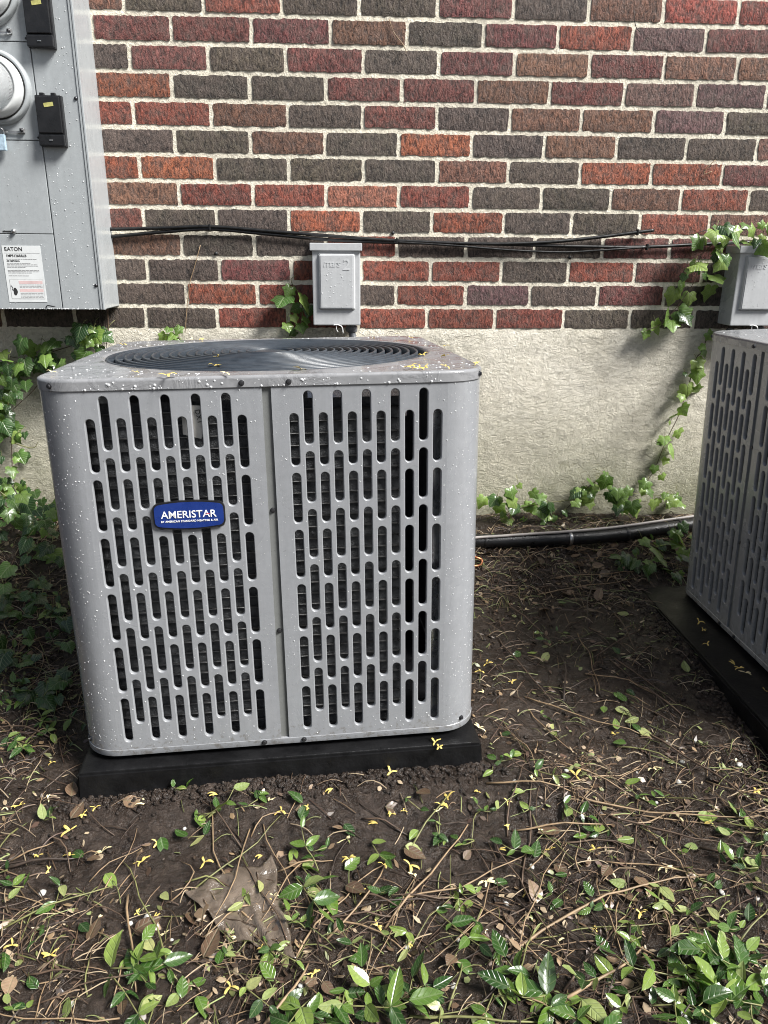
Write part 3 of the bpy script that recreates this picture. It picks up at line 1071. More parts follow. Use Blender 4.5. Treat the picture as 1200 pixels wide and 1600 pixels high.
pad(M1, -0.378, 0.376, -0.409, 0.39, 'black plastic pad under the badged grey unit, soil against its front')
pad(M2, -0.395, 0.42, -0.480, 0.42, 'black plastic pad under the shaded unit at the right edge')

# ------------------------------------------------------------------ meter panel on the wall
PX1, PZ0, PY = -0.094, 0.0655, -0.15
panel = empty('meter_panel', (0, 0, 0), 'pale grey electrical meter panel with round meters and black breaker covers', 'meter panel')
link('enclosure', box_me(-0.80, PX1 - 0.0005, PY + 0.006, 0.004, PZ0 + 0.001, 1.12, 0.002, 2), m_panelgrey, panel)
# right edge returns: folded lips
link('edge_lip', box_me(PX1 - 0.004, PX1 + 0.0015, PY - 0.004, PY + 0.012, PZ0, 1.121, 0.0015, 2), m_panelgrey, panel)
link('edge_flange', box_me(PX1 - 0.0105, PX1 - 0.0047, PY - 0.0025, PY + 0.0062, PZ0 + 0.0005, 1.12, 0.001, 2), m_panelgrey, panel)
link('gutter_cover', box_me(-0.2045, PX1 - 0.0110, PY, PY + 0.0065, PZ0 + 0.0005, 1.12, 0.0012, 2), m_panelgrey, panel)
zz = [PZ0, 0.258, 0.481, 0.700, 0.92, 1.12]
for k in range(5):
    link('meter_cover' if k else 'lower_cover', box_me(-0.60, -0.2075, PY, PY + 0.0065, zz[k] + 0.001, zz[k + 1] - 0.001, 0.0012, 2), m_panelgrey, panel)
    link('side_cover', box_me(-0.795, -0.603, PY, PY + 0.0065, zz[k] + 0.001, zz[k + 1] - 0.001, 0.0012, 2), m_panelgrey, panel)
scr = lathe_me([(0.0045, 0), (0.0045, 0.001), (0.0032, 0.0028), (0.0, 0.0034)], 12, m_dark_steel)
for (x, z) in ((-0.104, 0.578), (-0.104, 0.129), (-0.104, 1.0)):
    s = link('screw', scr, None, panel)
    s.matrix_local = Matrix.Translation((x - 0.006, PY - 0.0003, z)) @ RX
for (x, z) in ((-0.214, 0.707), (-0.214, 0.488)):
    s = link('rivet', lathe_me([(0.0028, 0), (0.0025, 0.001), (0, 0.0014)], 10), m_ink, panel)
    s.matrix_local = Matrix.Translation((x, PY - 0.0002, z)) @ RX
for kk, zc in enumerate((0.599, 0.812)):
    mt = link('meter_ring', lathe_me([(0.085, 0.0), (0.0845, 0.010), (0.081, 0.016), (0.0765, 0.017), (0.074, 0.014), (0.0735, 0.0)], 64, m_panelgrey), None, panel)
    mt.matrix_local = Matrix.Translation((-0.300, PY, zc)) @ RX
    link('meter_gasket', lathe_me([(0.0742, 0.002), (0.0742, 0.0148), (0.0715, 0.0155), (0.0715, 0.002)], 48, m_ink), None, mt)
    link('meter_collar', lathe_me([(0.0712, 0.0), (0.0700, 0.030), (0.064, 0.042), (0.058, 0.044), (0.056, 0.03)], 48, m_sticker), None, mt)
    link('meter_cover_glass', lathe_me([(0.056, 0.030), (0.055, 0.075), (0.050, 0.088), (0.038, 0.094), (0.0, 0.096)], 48, m_glass), None, mt)
    link('meter_face', lathe_me([(0.054, 0.033), (0.054, 0.036), (0.0, 0.0361)], 48, m_sticker, False), None, mt)
    for i in range(9):
        tk = link('dial_mark', box_me(0.030, 0.046, -0.0012, 0.0012, 0.0362, 0.0368), m_greyink, mt)
        tk.location = (0, -0.026 + 0.0065 * i, 0)
# breaker covers
for zc0, zc1 in ((0.466, 0.582), (0.684, 0.80)):
    bk = link('breaker_cover', box_me(-0.206, -0.141, PY - 0.016, PY + 0.001, zc0, zc1, 0.0025, 2), m_black, panel)
    link('breaker_step', box_me(-0.204, -0.145, PY - 0.022, PY - 0.0155, zc0 + 0.030, zc1 - 0.004, 0.002, 2), m_black, bk)
    link('breaker_foot', box_me(-0.205, -0.142, PY - 0.0245, PY - 0.0155, zc0 + 0.001, zc0 + 0.026, 0.002, 2), m_black, bk)
    for dx in (0.008, 0.036):
        link('hook', box_me(-0.203 + dx, -0.203 + dx + 0.012, PY - 0.014, PY - 0.004, zc1 - 0.001, zc1 + 0.006, 0.0015, 1), m_black, bk)
    st = link('yellow_sticker', box_me(-0.0115, 0.0115, -0.0004, 0.0002, -0.0046, 0.0046), m_yellow, bk)
    st.location = (-0.172, PY - 0.0223, zc1 - 0.022)
    st.rotation_euler = (0, R_(-8), 0)
    link('latch_glint', box_me(-0.179, -0.170, PY - 0.0262, PY - 0.0243, zc0 + 0.012, zc0 + 0.0145, 0.0004, 1), m_steel, bk)
# latches, padlock tag, knobs
for z in (0.500, 0.718):
    la = link('latch_bar', box_me(-0.298, -0.250, PY - 0.006, PY - 0.0032, z - 0.004, z + 0.002, 0.001, 1), m_steel, panel)
    link('latch_bracket', box_me(-0.256, -0.244, PY - 0.0085, PY - 0.0002, z - 0.003, z + 0.008, 0.001, 1), m_steel, la)
    s = link('screw', scr, m_steel, la)
    s.matrix_local = Matrix.Translation((-0.250, PY - 0.0085, z + 0.003)) @ RX
path = catmull([(-0.309, PY - 0.010, 0.492), (-0.309, PY - 0.016, 0.502), (-0.301, PY - 0.018, 0.507), (-0.293, PY - 0.016, 0.502), (-0.293, PY - 0.010, 0.490)], 5)
lk = link('padlock_shackle', tube_me(path, 0.0017, 6, m_steel), None, panel)
tgm = link('padlock_body', box_me(-0.312, -0.291, PY - 0.019, PY - 0.008, 0.455, 0.492, 0.002, 2), m_bluetag, lk, label='small blue padlock tag')
tgm.rotation_euler = (0, 0, 0)
kn = link('cover_knob', lathe_me([(0.006, 0), (0.006, 0.006), (0.004, 0.009), (0, 0.0095)], 16), m_steel, panel)
kn.matrix_local = Matrix.Translation((-0.306, PY, 0.264)) @ RX
link('knob_mark', box_me(-0.335, -0.313, PY - 0.001, PY - 0.0002, 0.2625, 0.2655), m_ink, panel)
hk = link('cover_handle', tube_me(catmull([(-0.248, PY - 0.001, 0.0735), (-0.240, PY - 0.009, 0.0765), (-0.228, PY - 0.010, 0.0745), (-0.222, PY - 0.008, 0.0745)], 4), 0.0018, 6, m_dark_steel), None, panel)
# printed label
LX0, LX1, LZ0, LZ1 = -0.344, -0.2445, 0.085, 0.2285
lb_ = link('panel_label', box_me(LX0, LX1, PY - 0.0009, PY - 0.0001, LZ0, LZ1), m_sticker, panel, label='white printed label on the lower cover')
ty = PY - 0.0012
def put_text(body, size, x, z, mat, off=0.0, spacing=1.0):
    o = link('label_lettering', text_me(body, size, mat, 0.0001, off, 0, spacing, 'LEFT'), None, lb_)
    o.matrix_local = Matrix.Translation((x, ty, z)) @ RX
put_text('EATON', 0.0135, LX0 + 0.006, LZ1 - 0.009, m_ink, 0.00025, 1.04)
put_text('1MP5126RRLB', 0.0088, LX0 + 0.008, LZ1 - 0.0255, m_ink, 0.0002, 1.0)
put_text('400 AMPS MAX.', 0.0050, LX0 + 0.008, LZ1 - 0.0385, m_ink, 0.00018)
def bar(x0, x1, z, h, mat, nm='print_line'):
    link(nm, box_me(x0, x1, ty - 0.0001, ty + 0.0001, z - h / 2, z + h / 2), mat, lb_)
bar(LX0 + 0.004, LX1 - 0.003, LZ1 - 0.0182, 0.0005, m_greyink, 'rule')
rl = random.Random(3)
for dz, w in ((0.0335, 0.9), (0.0437, 0.7), (0.0475, 0.9), (0.0507, 0.92), (0.0539, 0.55), (0.0620, 0.93), (0.0652, 0.93), (0.0684, 0.7), (0.0757, 0.6)):
    x = LX0 + 0.008
    xe = LX0 + 0.008 + (LX1 - LX0 - 0.012) * w
    while x < xe:
        l = rl.uniform(0.003, 0.010)
        bar(x, min(xe, x + l), LZ1 - dz, 0.0011, m_greyink)
        x += l + 0.0012
# warning field with hand pictogram
link('warning_field', box_me(LX0 + 0.008, LX1 - 0.004, ty - 0.00002, ty + 0.0001, LZ0 + 0.008, LZ0 + 0.058), m_greyink, lb_)
link('warning_ground', box_me(LX0 + 0.0088, LX1 - 0.0048, ty - 0.0002, ty + 0.0001, LZ0 + 0.0088, LZ0 + 0.0572), m_sticker, lb_)
for z0_, z1_ in ((0.047, 0.055), (0.026, 0.034)):
    link('warning_band', box_me(LX0 + 0.032, LX1 - 0.0055, ty - 0.0004, ty - 0.0001, LZ0 + z0_, LZ0 + z1_), m_pink, lb_)
for dz in (0.0445, 0.041, 0.0375, 0.0225, 0.019, 0.0155, 0.0120):
    x = LX0 + 0.033
    while x < LX1 - 0.007:
        l = rl.uniform(0.003, 0.011)
        link('print_line', box_me(x, min(LX1 - 0.007, x + l), ty - 0.0004, ty - 0.0002, LZ0 + dz - 0.0006, LZ0 + dz + 0.0006), m_greyink, lb_)
        x += l + 0.0014
V = [(LX0 + 0.020 + 0.0055 * math.cos(a) * (1 + .15 * math.cos(3 * a)), ty - 0.0004, LZ0 + 0.027 + 0.010 * math.sin(a)) for a in [2 * PI * k / 18 for k in range(18)]]
link('hand_symbol', mk(V, [tuple(range(18))[::-1]], False, m_ink), None, lb_)
link('bolt_symbol', tube_me([Vector(q) for q in ((LX0 + 0.0105, ty - .0004, LZ0 + 0.043), (LX0 + 0.0145, ty - .0004, LZ0 + 0.038), (LX0 + 0.0125, ty - .0004, LZ0 + 0.033), (LX0 + 0.0165, ty - .0004, LZ0 + 0.029))], 0.0007, 4, m_ink), None, lb_)
# rain on the cover
V, F = [], []
rd = random.Random(21)
for _ in range(230):
    x, z = rd.uniform(-0.2, PX1 - 0.016), rd.uniform(PZ0 + .003, 0.85)
    r = 0.0007 + 0.0014 * rd.random() ** 2.5
    dome_drop(V, F, Vector((x, PY, z)), Vector((0, -1, 0)), r, r * .6, 0)
for _ in range(60):
    x, z = rd.uniform(-0.37, PX1 - 0.016), PZ0 + rd.uniform(0.0008, .003)
    r = rd.uniform(0.001, 0.002)
    dome_drop(V, F, Vector((x, PY, z)), Vector((0, -1, 0)), r, r * .6, 0)
for _ in range(70):
    x, z = rd.uniform(-0.37, -0.21), rd.uniform(PZ0, 0.48)
    r = 0.0007 + 0.0008 * rd.random() ** 2
    if not (LX0 < x < LX1 and LZ0 < z < LZ1):
        dome_drop(V, F, Vector((x, PY, z)), Vector((0, -1, 0)), r, r * .6, 0)
link('water_drops', mk(V, F, True), m_drop, panel, kind='stuff')

# ------------------------------------------------------------------ disconnect boxes
def disconnect(cx, z0, label, tilt=0.0):
    e = empty('disconnect_box', (cx, 0, z0), label, 'electrical box')
    e.rotation_euler = (0, tilt, 0)
    hwid, ht, dp = 0.0670, 0.222, 0.085
    link('body', box_me(-hwid, hwid, -dp, 0.0, 0, ht - 0.012, 0.003, 2), m_box, e)
    link('hood', box_me(-hwid - 0.006, hwid + 0.005, -dp - 0.008, 0.0, ht - 0.020, ht, 0.002, 2), m_box, e)
    # pull-down cover with bevelled border
    bm = bmesh.new()
    bmesh.ops.create_cube(bm, size=1)
    for v in bm.verts:
        s = 1 if v.co.y > 0 else 0
        ins = 0.006 * (1 - s)
        v.co = Vector((math.copysign(0.0525 - ins, v.co.x) + 0.001, -dp - 0.010 * (1 - s) + 0.002 * s, 0.119 + math.copysign(0.0775 - ins, v.co.z)))
    bmesh.ops.bevel(bm, geom=bm.edges[:], offset=0.002, segments=2, affect='EDGES')
    c = link('cover', bm_mesh(bm, m_box, False), None, e)
    y = -dp - 0.0102
    t = link('embossed_lettering', text_me('mars', 0.027, m_emboss, 0.0008, 0.0003, 0.25, 0.85, 'LEFT'), None, c)
    t.matrix_local = Matrix.Translation((-0.036, y, 0.1680)) @ RX
    t = link('embossed_number', text_me('2', 0.042, m_emboss, 0.0008, 0.0002, 0.1, 1, 'LEFT'), None, c)
    t.matrix_local = Matrix.Translation((0.0165, y, 0.1640)) @ RX
    V, F = [], []
    rd = random.Random(int(cx * 100))
    for _ in range(60):
        r = 0.0007 + 0.0013 * rd.random() ** 2
        dome_drop(V, F, Vector((rd.uniform(-.045, .045), -dp - 0.010, rd.uniform(.05, .188))), Vector((0, -1, 0)), r, r * .6, 0)
    link('water_drops', mk(V, F, True), m_drop, e, kind='stuff')
    link('hasp', tube_me(catmull([(-0.010, -dp - 0.004, 0.001), (0.002, -dp - 0.006, 0.002), (0.014, -dp - 0.006, -0.004), (0.017, -dp - 0.004, -0.022)], 4), 0.0016, 6, m_white), None, e)
    link('hasp_wire', tube_me(catmull([(-0.002, -dp - 0.004, 0.0), (-0.001, -dp - 0.004, -0.012), (0.003, -dp - 0.004, -0.018)], 4), 0.0010, 6, m_white), None, e)
    link('conduit_fitting', lathe_me([(0.015, -0.022), (0.017, -0.018), (0.017, -0.006), (0.013, -0.004), (0.013, 0.002)], 16), m_conduit, e).location = (0.042, -0.045, 0)
    return e
box1 = disconnect(0.535, 0.020, 'small grey electrical box on the bricks behind the badged unit')
box2 = disconnect(1.752, 0.022, 'small pale electrical box at the right edge, topped with ivy')
cd1 = link('flexible_conduit', tube_me(catmull([(0.577, -0.045, 0.0), (0.584, -0.055, -0.03), (0.605, -0.10, -0.09), (0.63, -0.2, -0.2), (0.64, -0.30, -0.3)], 8), 0.0105, 10, m_conduit), None, None,
           'grey flexible conduit dropping from the small electrical box behind the badged unit', 'conduit')
cd2 = link('flexible_conduit', tube_me(catmull([(1.71, -0.045, 0.0), (1.68, -0.09, -0.03), (1.635, -0.16, -0.10), (1.628, -0.21, -0.17), (1.65, -0.28, -0.24), (1.74, -0.38, -0.26), (1.8, -0.42, -0.26)], 8), 0.015, 12, m_conduit), None, None,
           'shiny dark conduit bowed out beside the shaded unit at the right', 'conduit')

# ------------------------------------------------------------------ cables along the wall
def wall_path(pxs, Y, n=8):
    return catmull([atY(x, y, Y) for x, y in pxs], n)
c1 = link('cable', tube_me(wall_path([(150, 357), (180, 358), (260, 356), (330, 354), (420, 361), (520, 369), (620, 376), (760, 381), (860, 378), (940, 370), (995, 363), (1021, 360)], -0.018), 0.0048, 8, m_cable), None, None, 'upper black cable on the bricks, its cut end rising at the right', 'cable')
c2 = link('cable', tube_me(wall_path([(150, 370), (180, 369), (260, 362), (330, 358), (420, 366), (520, 375), (620, 379), (760, 381), (900, 385), (1000, 386), (1090, 382), (1150, 379), (1230, 378)], -0.015), 0.0048, 8, m_cable), None, None, 'black cable on the bricks running on behind the ivy', 'cable')
c3 = link('cable', tube_me(wall_path([(615, 378), (700, 383), (800, 391), (880, 394), (940, 391), (1012, 386)], -0.020), 0.0032, 8, m_cable), None, None, 'thin black cable sagging lowest under the other cables', 'cable')
for (px, py, par) in ((328, 355, c1), (620, 376, c1), (996, 363, c1), (1011, 386, c2)):
    q = atY(px, py, -0.017)
    link('cable_tie', box_me(q.x - 0.0025, q.x + 0.0025, q.y - 0.007, q.y + 0.008, q.z - 0.0085, q.z + 0.0085, 0.001, 1), m_cable, par)
for (px, py) in ((614, 364), (890, 402), (338, 396)):
    q = atY(px, py, -0.004)
    nl = link('wall_nail', lathe_me([(0.005, 0), (0.005, 0.004), (0.003, 0.006), (0, 0.0065)], 10), m_ink, None, 'dark nail head in the mortar ' + ('above the cables by the small box' if px == 614 else 'under the cables right of centre' if px == 890 else 'under the cables near the meter panel'), 'nail')
    nl.matrix_world = Matrix.Translation(q) @ RX

# ------------------------------------------------------------------ refrigerant line on the ground behind
lp = [atG(x, y + 7) + Vector((0, 0, 0.023)) for x, y in ((715, 853), (790, 849), (880, 846), (960, 840), (1040, 829), (1100, 820), (1180, 806))]
lp = [M1 @ Vector((0.25, 0.345, 0.10)), M1 @ Vector((0.40, 0.36, 0.075))] + lp
line = empty('refrigerant_line', lp[0], 'black insulated pipe with a pale thin line strapped along it', 'pipe')
off = Vector(lp[0])
pth = catmull([p_ - off for p_ in lp], 10)
link('insulation', tube_me(pth, 0.0205, 14, m_foam), None, line)
lp2 = [p_ + Vector((0, -a_, b_)) for p_, a_, b_ in zip(lp, (0.018, 0.018, 0.018, 0.012, 0.004, -0.004, -0.008, -0.010, -0.010), (0.016, 0.016, 0.016, 0.021, 0.0245, 0.0245, 0.024, 0.023, 0.023))]
link('liquid_line', tube_me(catmull([p_ - off for p_ in lp2], 10), 0.0044, 8, m_whiteline), None, line)
for f in (0.33, 0.52, 0.66, 0.80):
    i = int(f * (len(pth) - 2))
    tv = (pth[i + 1] - pth[i]).normalized()
    b = link('strap', lathe_me([(0.0212, -0.005), (0.0222, -0.004), (0.0222, 0.004), (0.0212, 0.005)], 20, m_steel if f == 0.52 else m_foam), None, line)
    b.location = pth[i]
    b.rotation_euler = tv.to_track_quat('Z', 'Y').to_euler()
g_ = atG(750, 882)
cp = link('copper_pipe_loop', tube_me(catmull([g_ + Vector(v) for v in ((-0.22, 0.06, 0.07), (-0.12, 0.03, 0.05), (-0.02, 0.0, 0.025), (0.003, -0.004, 0.015), (-0.004, -0.012, 0.002), (-0.05, -0.016, 0.004), (-0.12, -0.01, 0.012))], 6), 0.004, 8, m_copper), None, None, 'thin copper pipe loop sticking out right of the badged unit', 'pipe')

# ------------------------------------------------------------------ plants
def ivy_leaf_mesh(seed):
    rr = random.Random(seed)
    half = [(0.0, 0.0), (0.15, -0.12), (0.35, -0.13), (0.46, 0.0), (0.43, 0.14), (0.50, 0.25), (0.59, 0.38), (0.47, 0.47), (0.34, 0.54), (0.23, 0.68), (0.11, 0.86), (0.0, 1.0)]
    L_ = []
    for i, (x, y) in enumerate(half):
        L_.append((x * rr.uniform(.9, 1.1), y * rr.uniform(.95, 1.05) if 0 < i < 11 else y))
    Rt = [(-x * rr.uniform(.9, 1.1), y * rr.uniform(.95, 1.05)) for x, y in L_[1:-1]][::-1]
    out = L_ + Rt
    V = [(0, 0.30, 0.02)]
    cup = rr.uniform(-.16, .12)
    for x, y in out:
        d = (x * x + (y - .3) ** 2)
        V.append((x, y, -0.05 + cup * d + 0.03 * math.sin(9 * x + 5 * y + seed)))
    n = len(out)
    # inner ring
    for x, y in out:
        V.append((x * .5, .3 + (y - .3) * .5, 0.035 * (1 if abs(x) > .05 else -0.4) + cup * .1))
    F = []
    for k in range(n):
        k2 = (k + 1) % n
        F.append((1 + k, 1 + k2, 1 + n + k2, 1 + n + k))
        F.append((1 + n + k, 1 + n + k2, 0))
    return mk(V, F, True)
def oval_leaf_mesh(seed, wid=0.27, curl=None):
    rr = random.Random(seed)
    curl = rr.uniform(-.25, .30) if curl is None else curl
    fold = rr.uniform(0.02, 0.35)
    ns, V, F = 7, [], []
    bend = rr.uniform(-.08, .08)
    for i in range(ns + 1):
        t = i / ns
        w = wid * (math.sin(PI * t ** 0.85) ** 0.75) * (1 - 0.25 * t) if 0 < i < ns else 0.004
        for j in (-2, -1, 0, 1, 2):
            x = w * j / 2
            V.append((x + bend * math.sin(PI * t), t, fold * abs(x) - curl * (t - .3) ** 2 + (0.015 * math.sin(14 * t + j) if abs(j) == 2 else 0)))
    for i in range(ns):
        for j in range(4):
            F.append((i * 5 + j, i * 5 + j + 1, (i + 1) * 5 + j + 1, (i + 1) * 5 + j))
    return mk(V, F, True)
def variants(fn, mat, n, s0=0, **kw):
    out = []
    for k in range(n):
        me = fn(s0 + k, **kw)
        me.materials.append(mat)
        out.append(me)
    return out
IV_D = variants(ivy_leaf_mesh, m_ivy_dark, 6)
IV_L = variants(ivy_leaf_mesh, m_ivy_lite, 6, 20)
VI_D = variants(oval_leaf_mesh, m_vinca, 7)
VI_P = variants(oval_leaf_mesh, m_vinca_pale, 5, 40)
DEAD = variants(oval_leaf_mesh, m_dead, 6, 60, wid=0.3)

def orient(normal, tip):
    n = normal.normalized()
    t = (tip - n * tip.dot(n))
    if t.length < 1e-6:
        t = n.orthogonal()
    t.normalize()
    x = t.cross(n)
    return Matrix((x, t, n)).transposed()
rv = random.Random(77)
def place_leaf(me, parent, root, pos, normal, tip, size, name='leaf'):
    o = link(name, me, None, parent)
    m = orient(normal, tip).to_4x4()
    m.translation = pos - root
    o.matrix_local = m @ Matrix.Diagonal((size * rv.uniform(.85, 1.1), size, size, 1))
    return o
def rdir(s):
    return Vector((rv.gauss(0, s), rv.gauss(0, s), rv.gauss(0, s)))

def ivy(label, stems, leaf_pts, lite, size, nrm=Vector((0.15, -1, 0.45)), stem_r=0.0016, dens=None, ymul=1.0):
    """stems: lists of world points; leaf_pts: world points of leaves"""
    root = Vector(stems[0][0])
    e = empty('ivy_vine', root, label, 'ivy')
    for s in stems:
        pt = [Vector(q) - root for q in catmull(s, 5)]
        link('stem', tube_me(pt, stem_r, 5, rv.choice((m_twigs[0], m_twigs[3], m_twigs[2])), lambda t: 1.2 - 0.7 * t), None, e)
    for q in leaf_pts:
        lt = rv.random() < lite
        me = rv.choice(IV_L if lt else IV_D)
        sz = size * rv.uniform(0.4, 1.25)
        n = nrm.normalized() + rdir(0.38)
        tip = Vector((rv.gauss(0, .6), -0.25, -1)) 
        pos = Vector(q)
        lf = place_leaf(me, e, root, pos, n, tip, sz)
        # petiole back towards the wall
        if rv.random() < 0.5:
            a = pos - root
            b = a + Vector((rv.gauss(0, .012), 0.015, rv.uniform(-.005, .03)))
            link('petiole', tube_me([a, (a + b) / 2 + Vector((0, 0, .004)), b], 0.0008, 4, m_twigs[3]), None, e)
    return e
def px_cloud(n, poly, y0, y1):
    """random points in a pixel polygon, between two distances from the wall"""
    xs_ = [q[0] for q in poly]; ys_ = [q[1] for q in poly]
    out = []
    while len(out) < n:
        x, y = rv.uniform(min(xs_), max(xs_)), rv.uniform(min(ys_), max(ys_))
        ins = False
        j = len(poly) - 1
        for i in range(len(poly)):
            (xi, yi), (xj, yj) = poly[i], poly[j]
            if (yi > y) != (yj > y) and x < (xj - xi) * (y - yi) / (yj - yi) + xi:
                ins = not ins
            j = i
        if ins:
            out.append(atY(x, y, rv.uniform(y0, y1)))
    return out
def wallp(l, Y):
    return [atY(x, y, Y) for x, y in l]
# under the meter panel
ivy('ivy hanging in a swag under the meter panel behind the unit', [wallp([(168, 478), (166, 530), (130, 535), (80, 550), (30, 560), (-30, 540)], -0.03), wallp([(80, 550), (60, 600), (20, 640)], -0.03)],
    px_cloud(88, [(-20, 555), (40, 525), (90, 525), (130, 505), (175, 515), (172, 545), (130, 570), (100, 590), (60, 575), (20, 640), (-20, 640)], -0.12, -0.02), 0.35, 0.046)
# left wall further down
ivy('ivy on the rendered foundation left of the badged unit, middle height', [wallp([(-10, 600), (15, 670), (20, 740), (30, 800)], -0.03), wallp([(15, 690), (50, 700), (60, 690)], -0.03)],
    px_cloud(46, [(-20, 640), (10, 640), (50, 680), (60, 705), (25, 740), (60, 770), (40, 800), (-20, 800)], -0.14, -0.02), 0.45, 0.042)
ivy('thick ivy low on the foundation, at the left picture edge', [wallp([(-10, 760), (40, 800), (90, 840)], -0.10), wallp([(20, 760), (70, 850), (90, 900)], -0.16)],
    px_cloud(115, [(-20, 780), (40, 760), (80, 780), (95, 850), (110, 930), (60, 925), (-20, 900)], -0.34, -0.06), 0.12, 0.046, Vector((0.1, -0.8, 0.8)))
# beside small box
ivy('small ivy sprig on the bricks left of the small electrical box', [wallp([(470, 520), (472, 470), (455, 440), (462, 430)], -0.012)],
    wallp([(455, 448), (446, 462), (474, 462), (468, 480), (458, 492), (478, 495), (484, 478), (470, 505), (448, 505), (462, 518)], -0.035), 0.7, 0.052)
ivy('tiny ivy sprig peeking over the badged unit, below the bricks', [wallp([(285, 535), (275, 520), (278, 505)], -0.02)],
    wallp([(265, 512), (258, 522), (272, 522), (281, 510), (276, 528)], -0.02), 1.0, 0.030)
# right clump
ivy('ivy clump over the electrical box at the right edge', [wallp([(1220, 350), (1170, 358), (1130, 372), (1095, 400), (1085, 440), (1040, 500), (1002, 520)], -0.05), wallp([(1170, 358), (1100, 360), (1085, 380)], -0.05)],
    px_cloud(40, [(1085, 372), (1120, 352), (1200, 340), (1240, 345), (1230, 385), (1180, 385), (1140, 395), (1122, 455), (1105, 430), (1085, 418)], -0.14, -0.03)
    + wallp([(1075, 420), (1066, 440), (1078, 458), (1056, 452), (1045, 488), (1060, 486), (1049, 500), (1024, 502), (1068, 488), (1088, 410), (1116, 430), (1112, 448), (1070, 428), (1012, 516)], -0.04), 0.72, 0.046)
# strand on the foundation
pl = [(1106, 520), (1098, 548), (1088, 560), (1078, 595), (1070, 620), (1060, 650), (1045, 680), (1036, 700), (1022, 735), (1005, 760)]
ivy('single ivy strand climbing the foundation beside the shaded unit', [wallp(pl, -0.02)],
    wallp([(1106, 520), (1094, 540), (1100, 545), (1088, 562), (1070, 582), (1094, 568), (1086, 606), (1066, 616), (1064, 634), (1048, 658), (1060, 672), (1048, 696), (1030, 690), (1042, 716), (1024, 728), (1034, 742), (1012, 752), (1090, 578), (1074, 602), (1056, 648), (1038, 682)], -0.03), 0.85, 0.042)
# along the foot of the wall
def gcloud(n, poly, z0, z1):
    out = []
    for q in px_cloud(n, poly, 0, 0):
        pass
    xs_ = [q[0] for q in poly]; ys_ = [q[1] for q in poly]
    while len(out) < n:
        x, y = rv.uniform(min(xs_), max(xs_)), rv.uniform(min(ys_), max(ys_))
        ins = False
        j = len(poly) - 1
        for i in range(len(poly)):
            (xi, yi), (xj, yj) = poly[i], poly[j]
            if (yi > y) != (yj > y) and x < (xj - xi) * (y - yi) / (yj - yi) + xi:
                ins = not ins
            j = i
        if ins:
            q = atG(x, y)
            out.append(q + Vector((0, 0, rv.uniform(z0, z1))))
    return out
ivy('young ivy sprouting along the foot of the foundation behind the pipe', [wallp([(760, 810), (830, 790), (900, 780), (960, 770), (1040, 775)], -0.05), wallp([(880, 800), (920, 760), (945, 745)], -0.05)],
    px_cloud(52, [(905, 760), (940, 738), (975, 752), (1000, 765), (1060, 760), (1075, 790), (1000, 800), (930, 785), (880, 790)], -0.10, -0.03) + px_cloud(32, [(755, 775), (810, 755), (880, 790), (900, 815), (770, 815)], -0.10, -0.03), 0.75, 0.040)
ivy('ivy patch on the ground between the pipe and the right pad', [[atG(960, 880), atG(1010, 870), atG(1050, 860), atG(1085, 850)]],
    gcloud(40, [(970, 870), (1030, 845), (1080, 835), (1078, 905), (1010, 905), (960, 890)], 0.01, 0.05), 0.5, 0.042, Vector((0.1, -0.6, 0.9)))
ivy('dark ivy spread on the shaded ground at the far left', [[atG(20, 960), atG(60, 1000), atG(90, 1080)]],
    gcloud(60, [(-10, 900), (100, 900), (112, 1000), (120, 1090), (60, 1120), (-10, 1100)], 0.005, 0.05), 0.03, 0.04, Vector((0.1, -0.5, 1)))

# ---- vinca sprigs on the ground
def zone(p_):
    x, y = p_.x, p_.y
    if x > 0.82 and y > -0.42: return 'in the litter near the black pipe'
    if x > 0.82 and y > -0.95: return 'on the mud between the two units'
    if x < 0.03 and y > -1.05: return 'on the shaded ground at left'
    if y > -1.28 and x < 0.82: return 'just in front of the black pad'
    if x < 0.30: return 'near the lower left corner'
    if x < 0.70: return 'at the bottom centre'
    if y > -1.25: return 'right of the black pad corner'
    return 'near the lower right corner'
NUMW = ['no', 'one', 'two', 'three', 'four', 'five', 'six', 'seven', 'eight', 'nine', 'ten', 'eleven', 'twelve']
def pad_clear(q):
    for M_, b in ((M1, (-0.39, 0.395, -0.425, 0.40)), (M2, (-0.41, 0.43, -0.49, 0.43))):
        l = M_.inverted() @ Vector((q.x, q.y, q.z))
        if b[0] < l.x < b[1] and b[2] < l.y < b[3]:
            return False
    return True
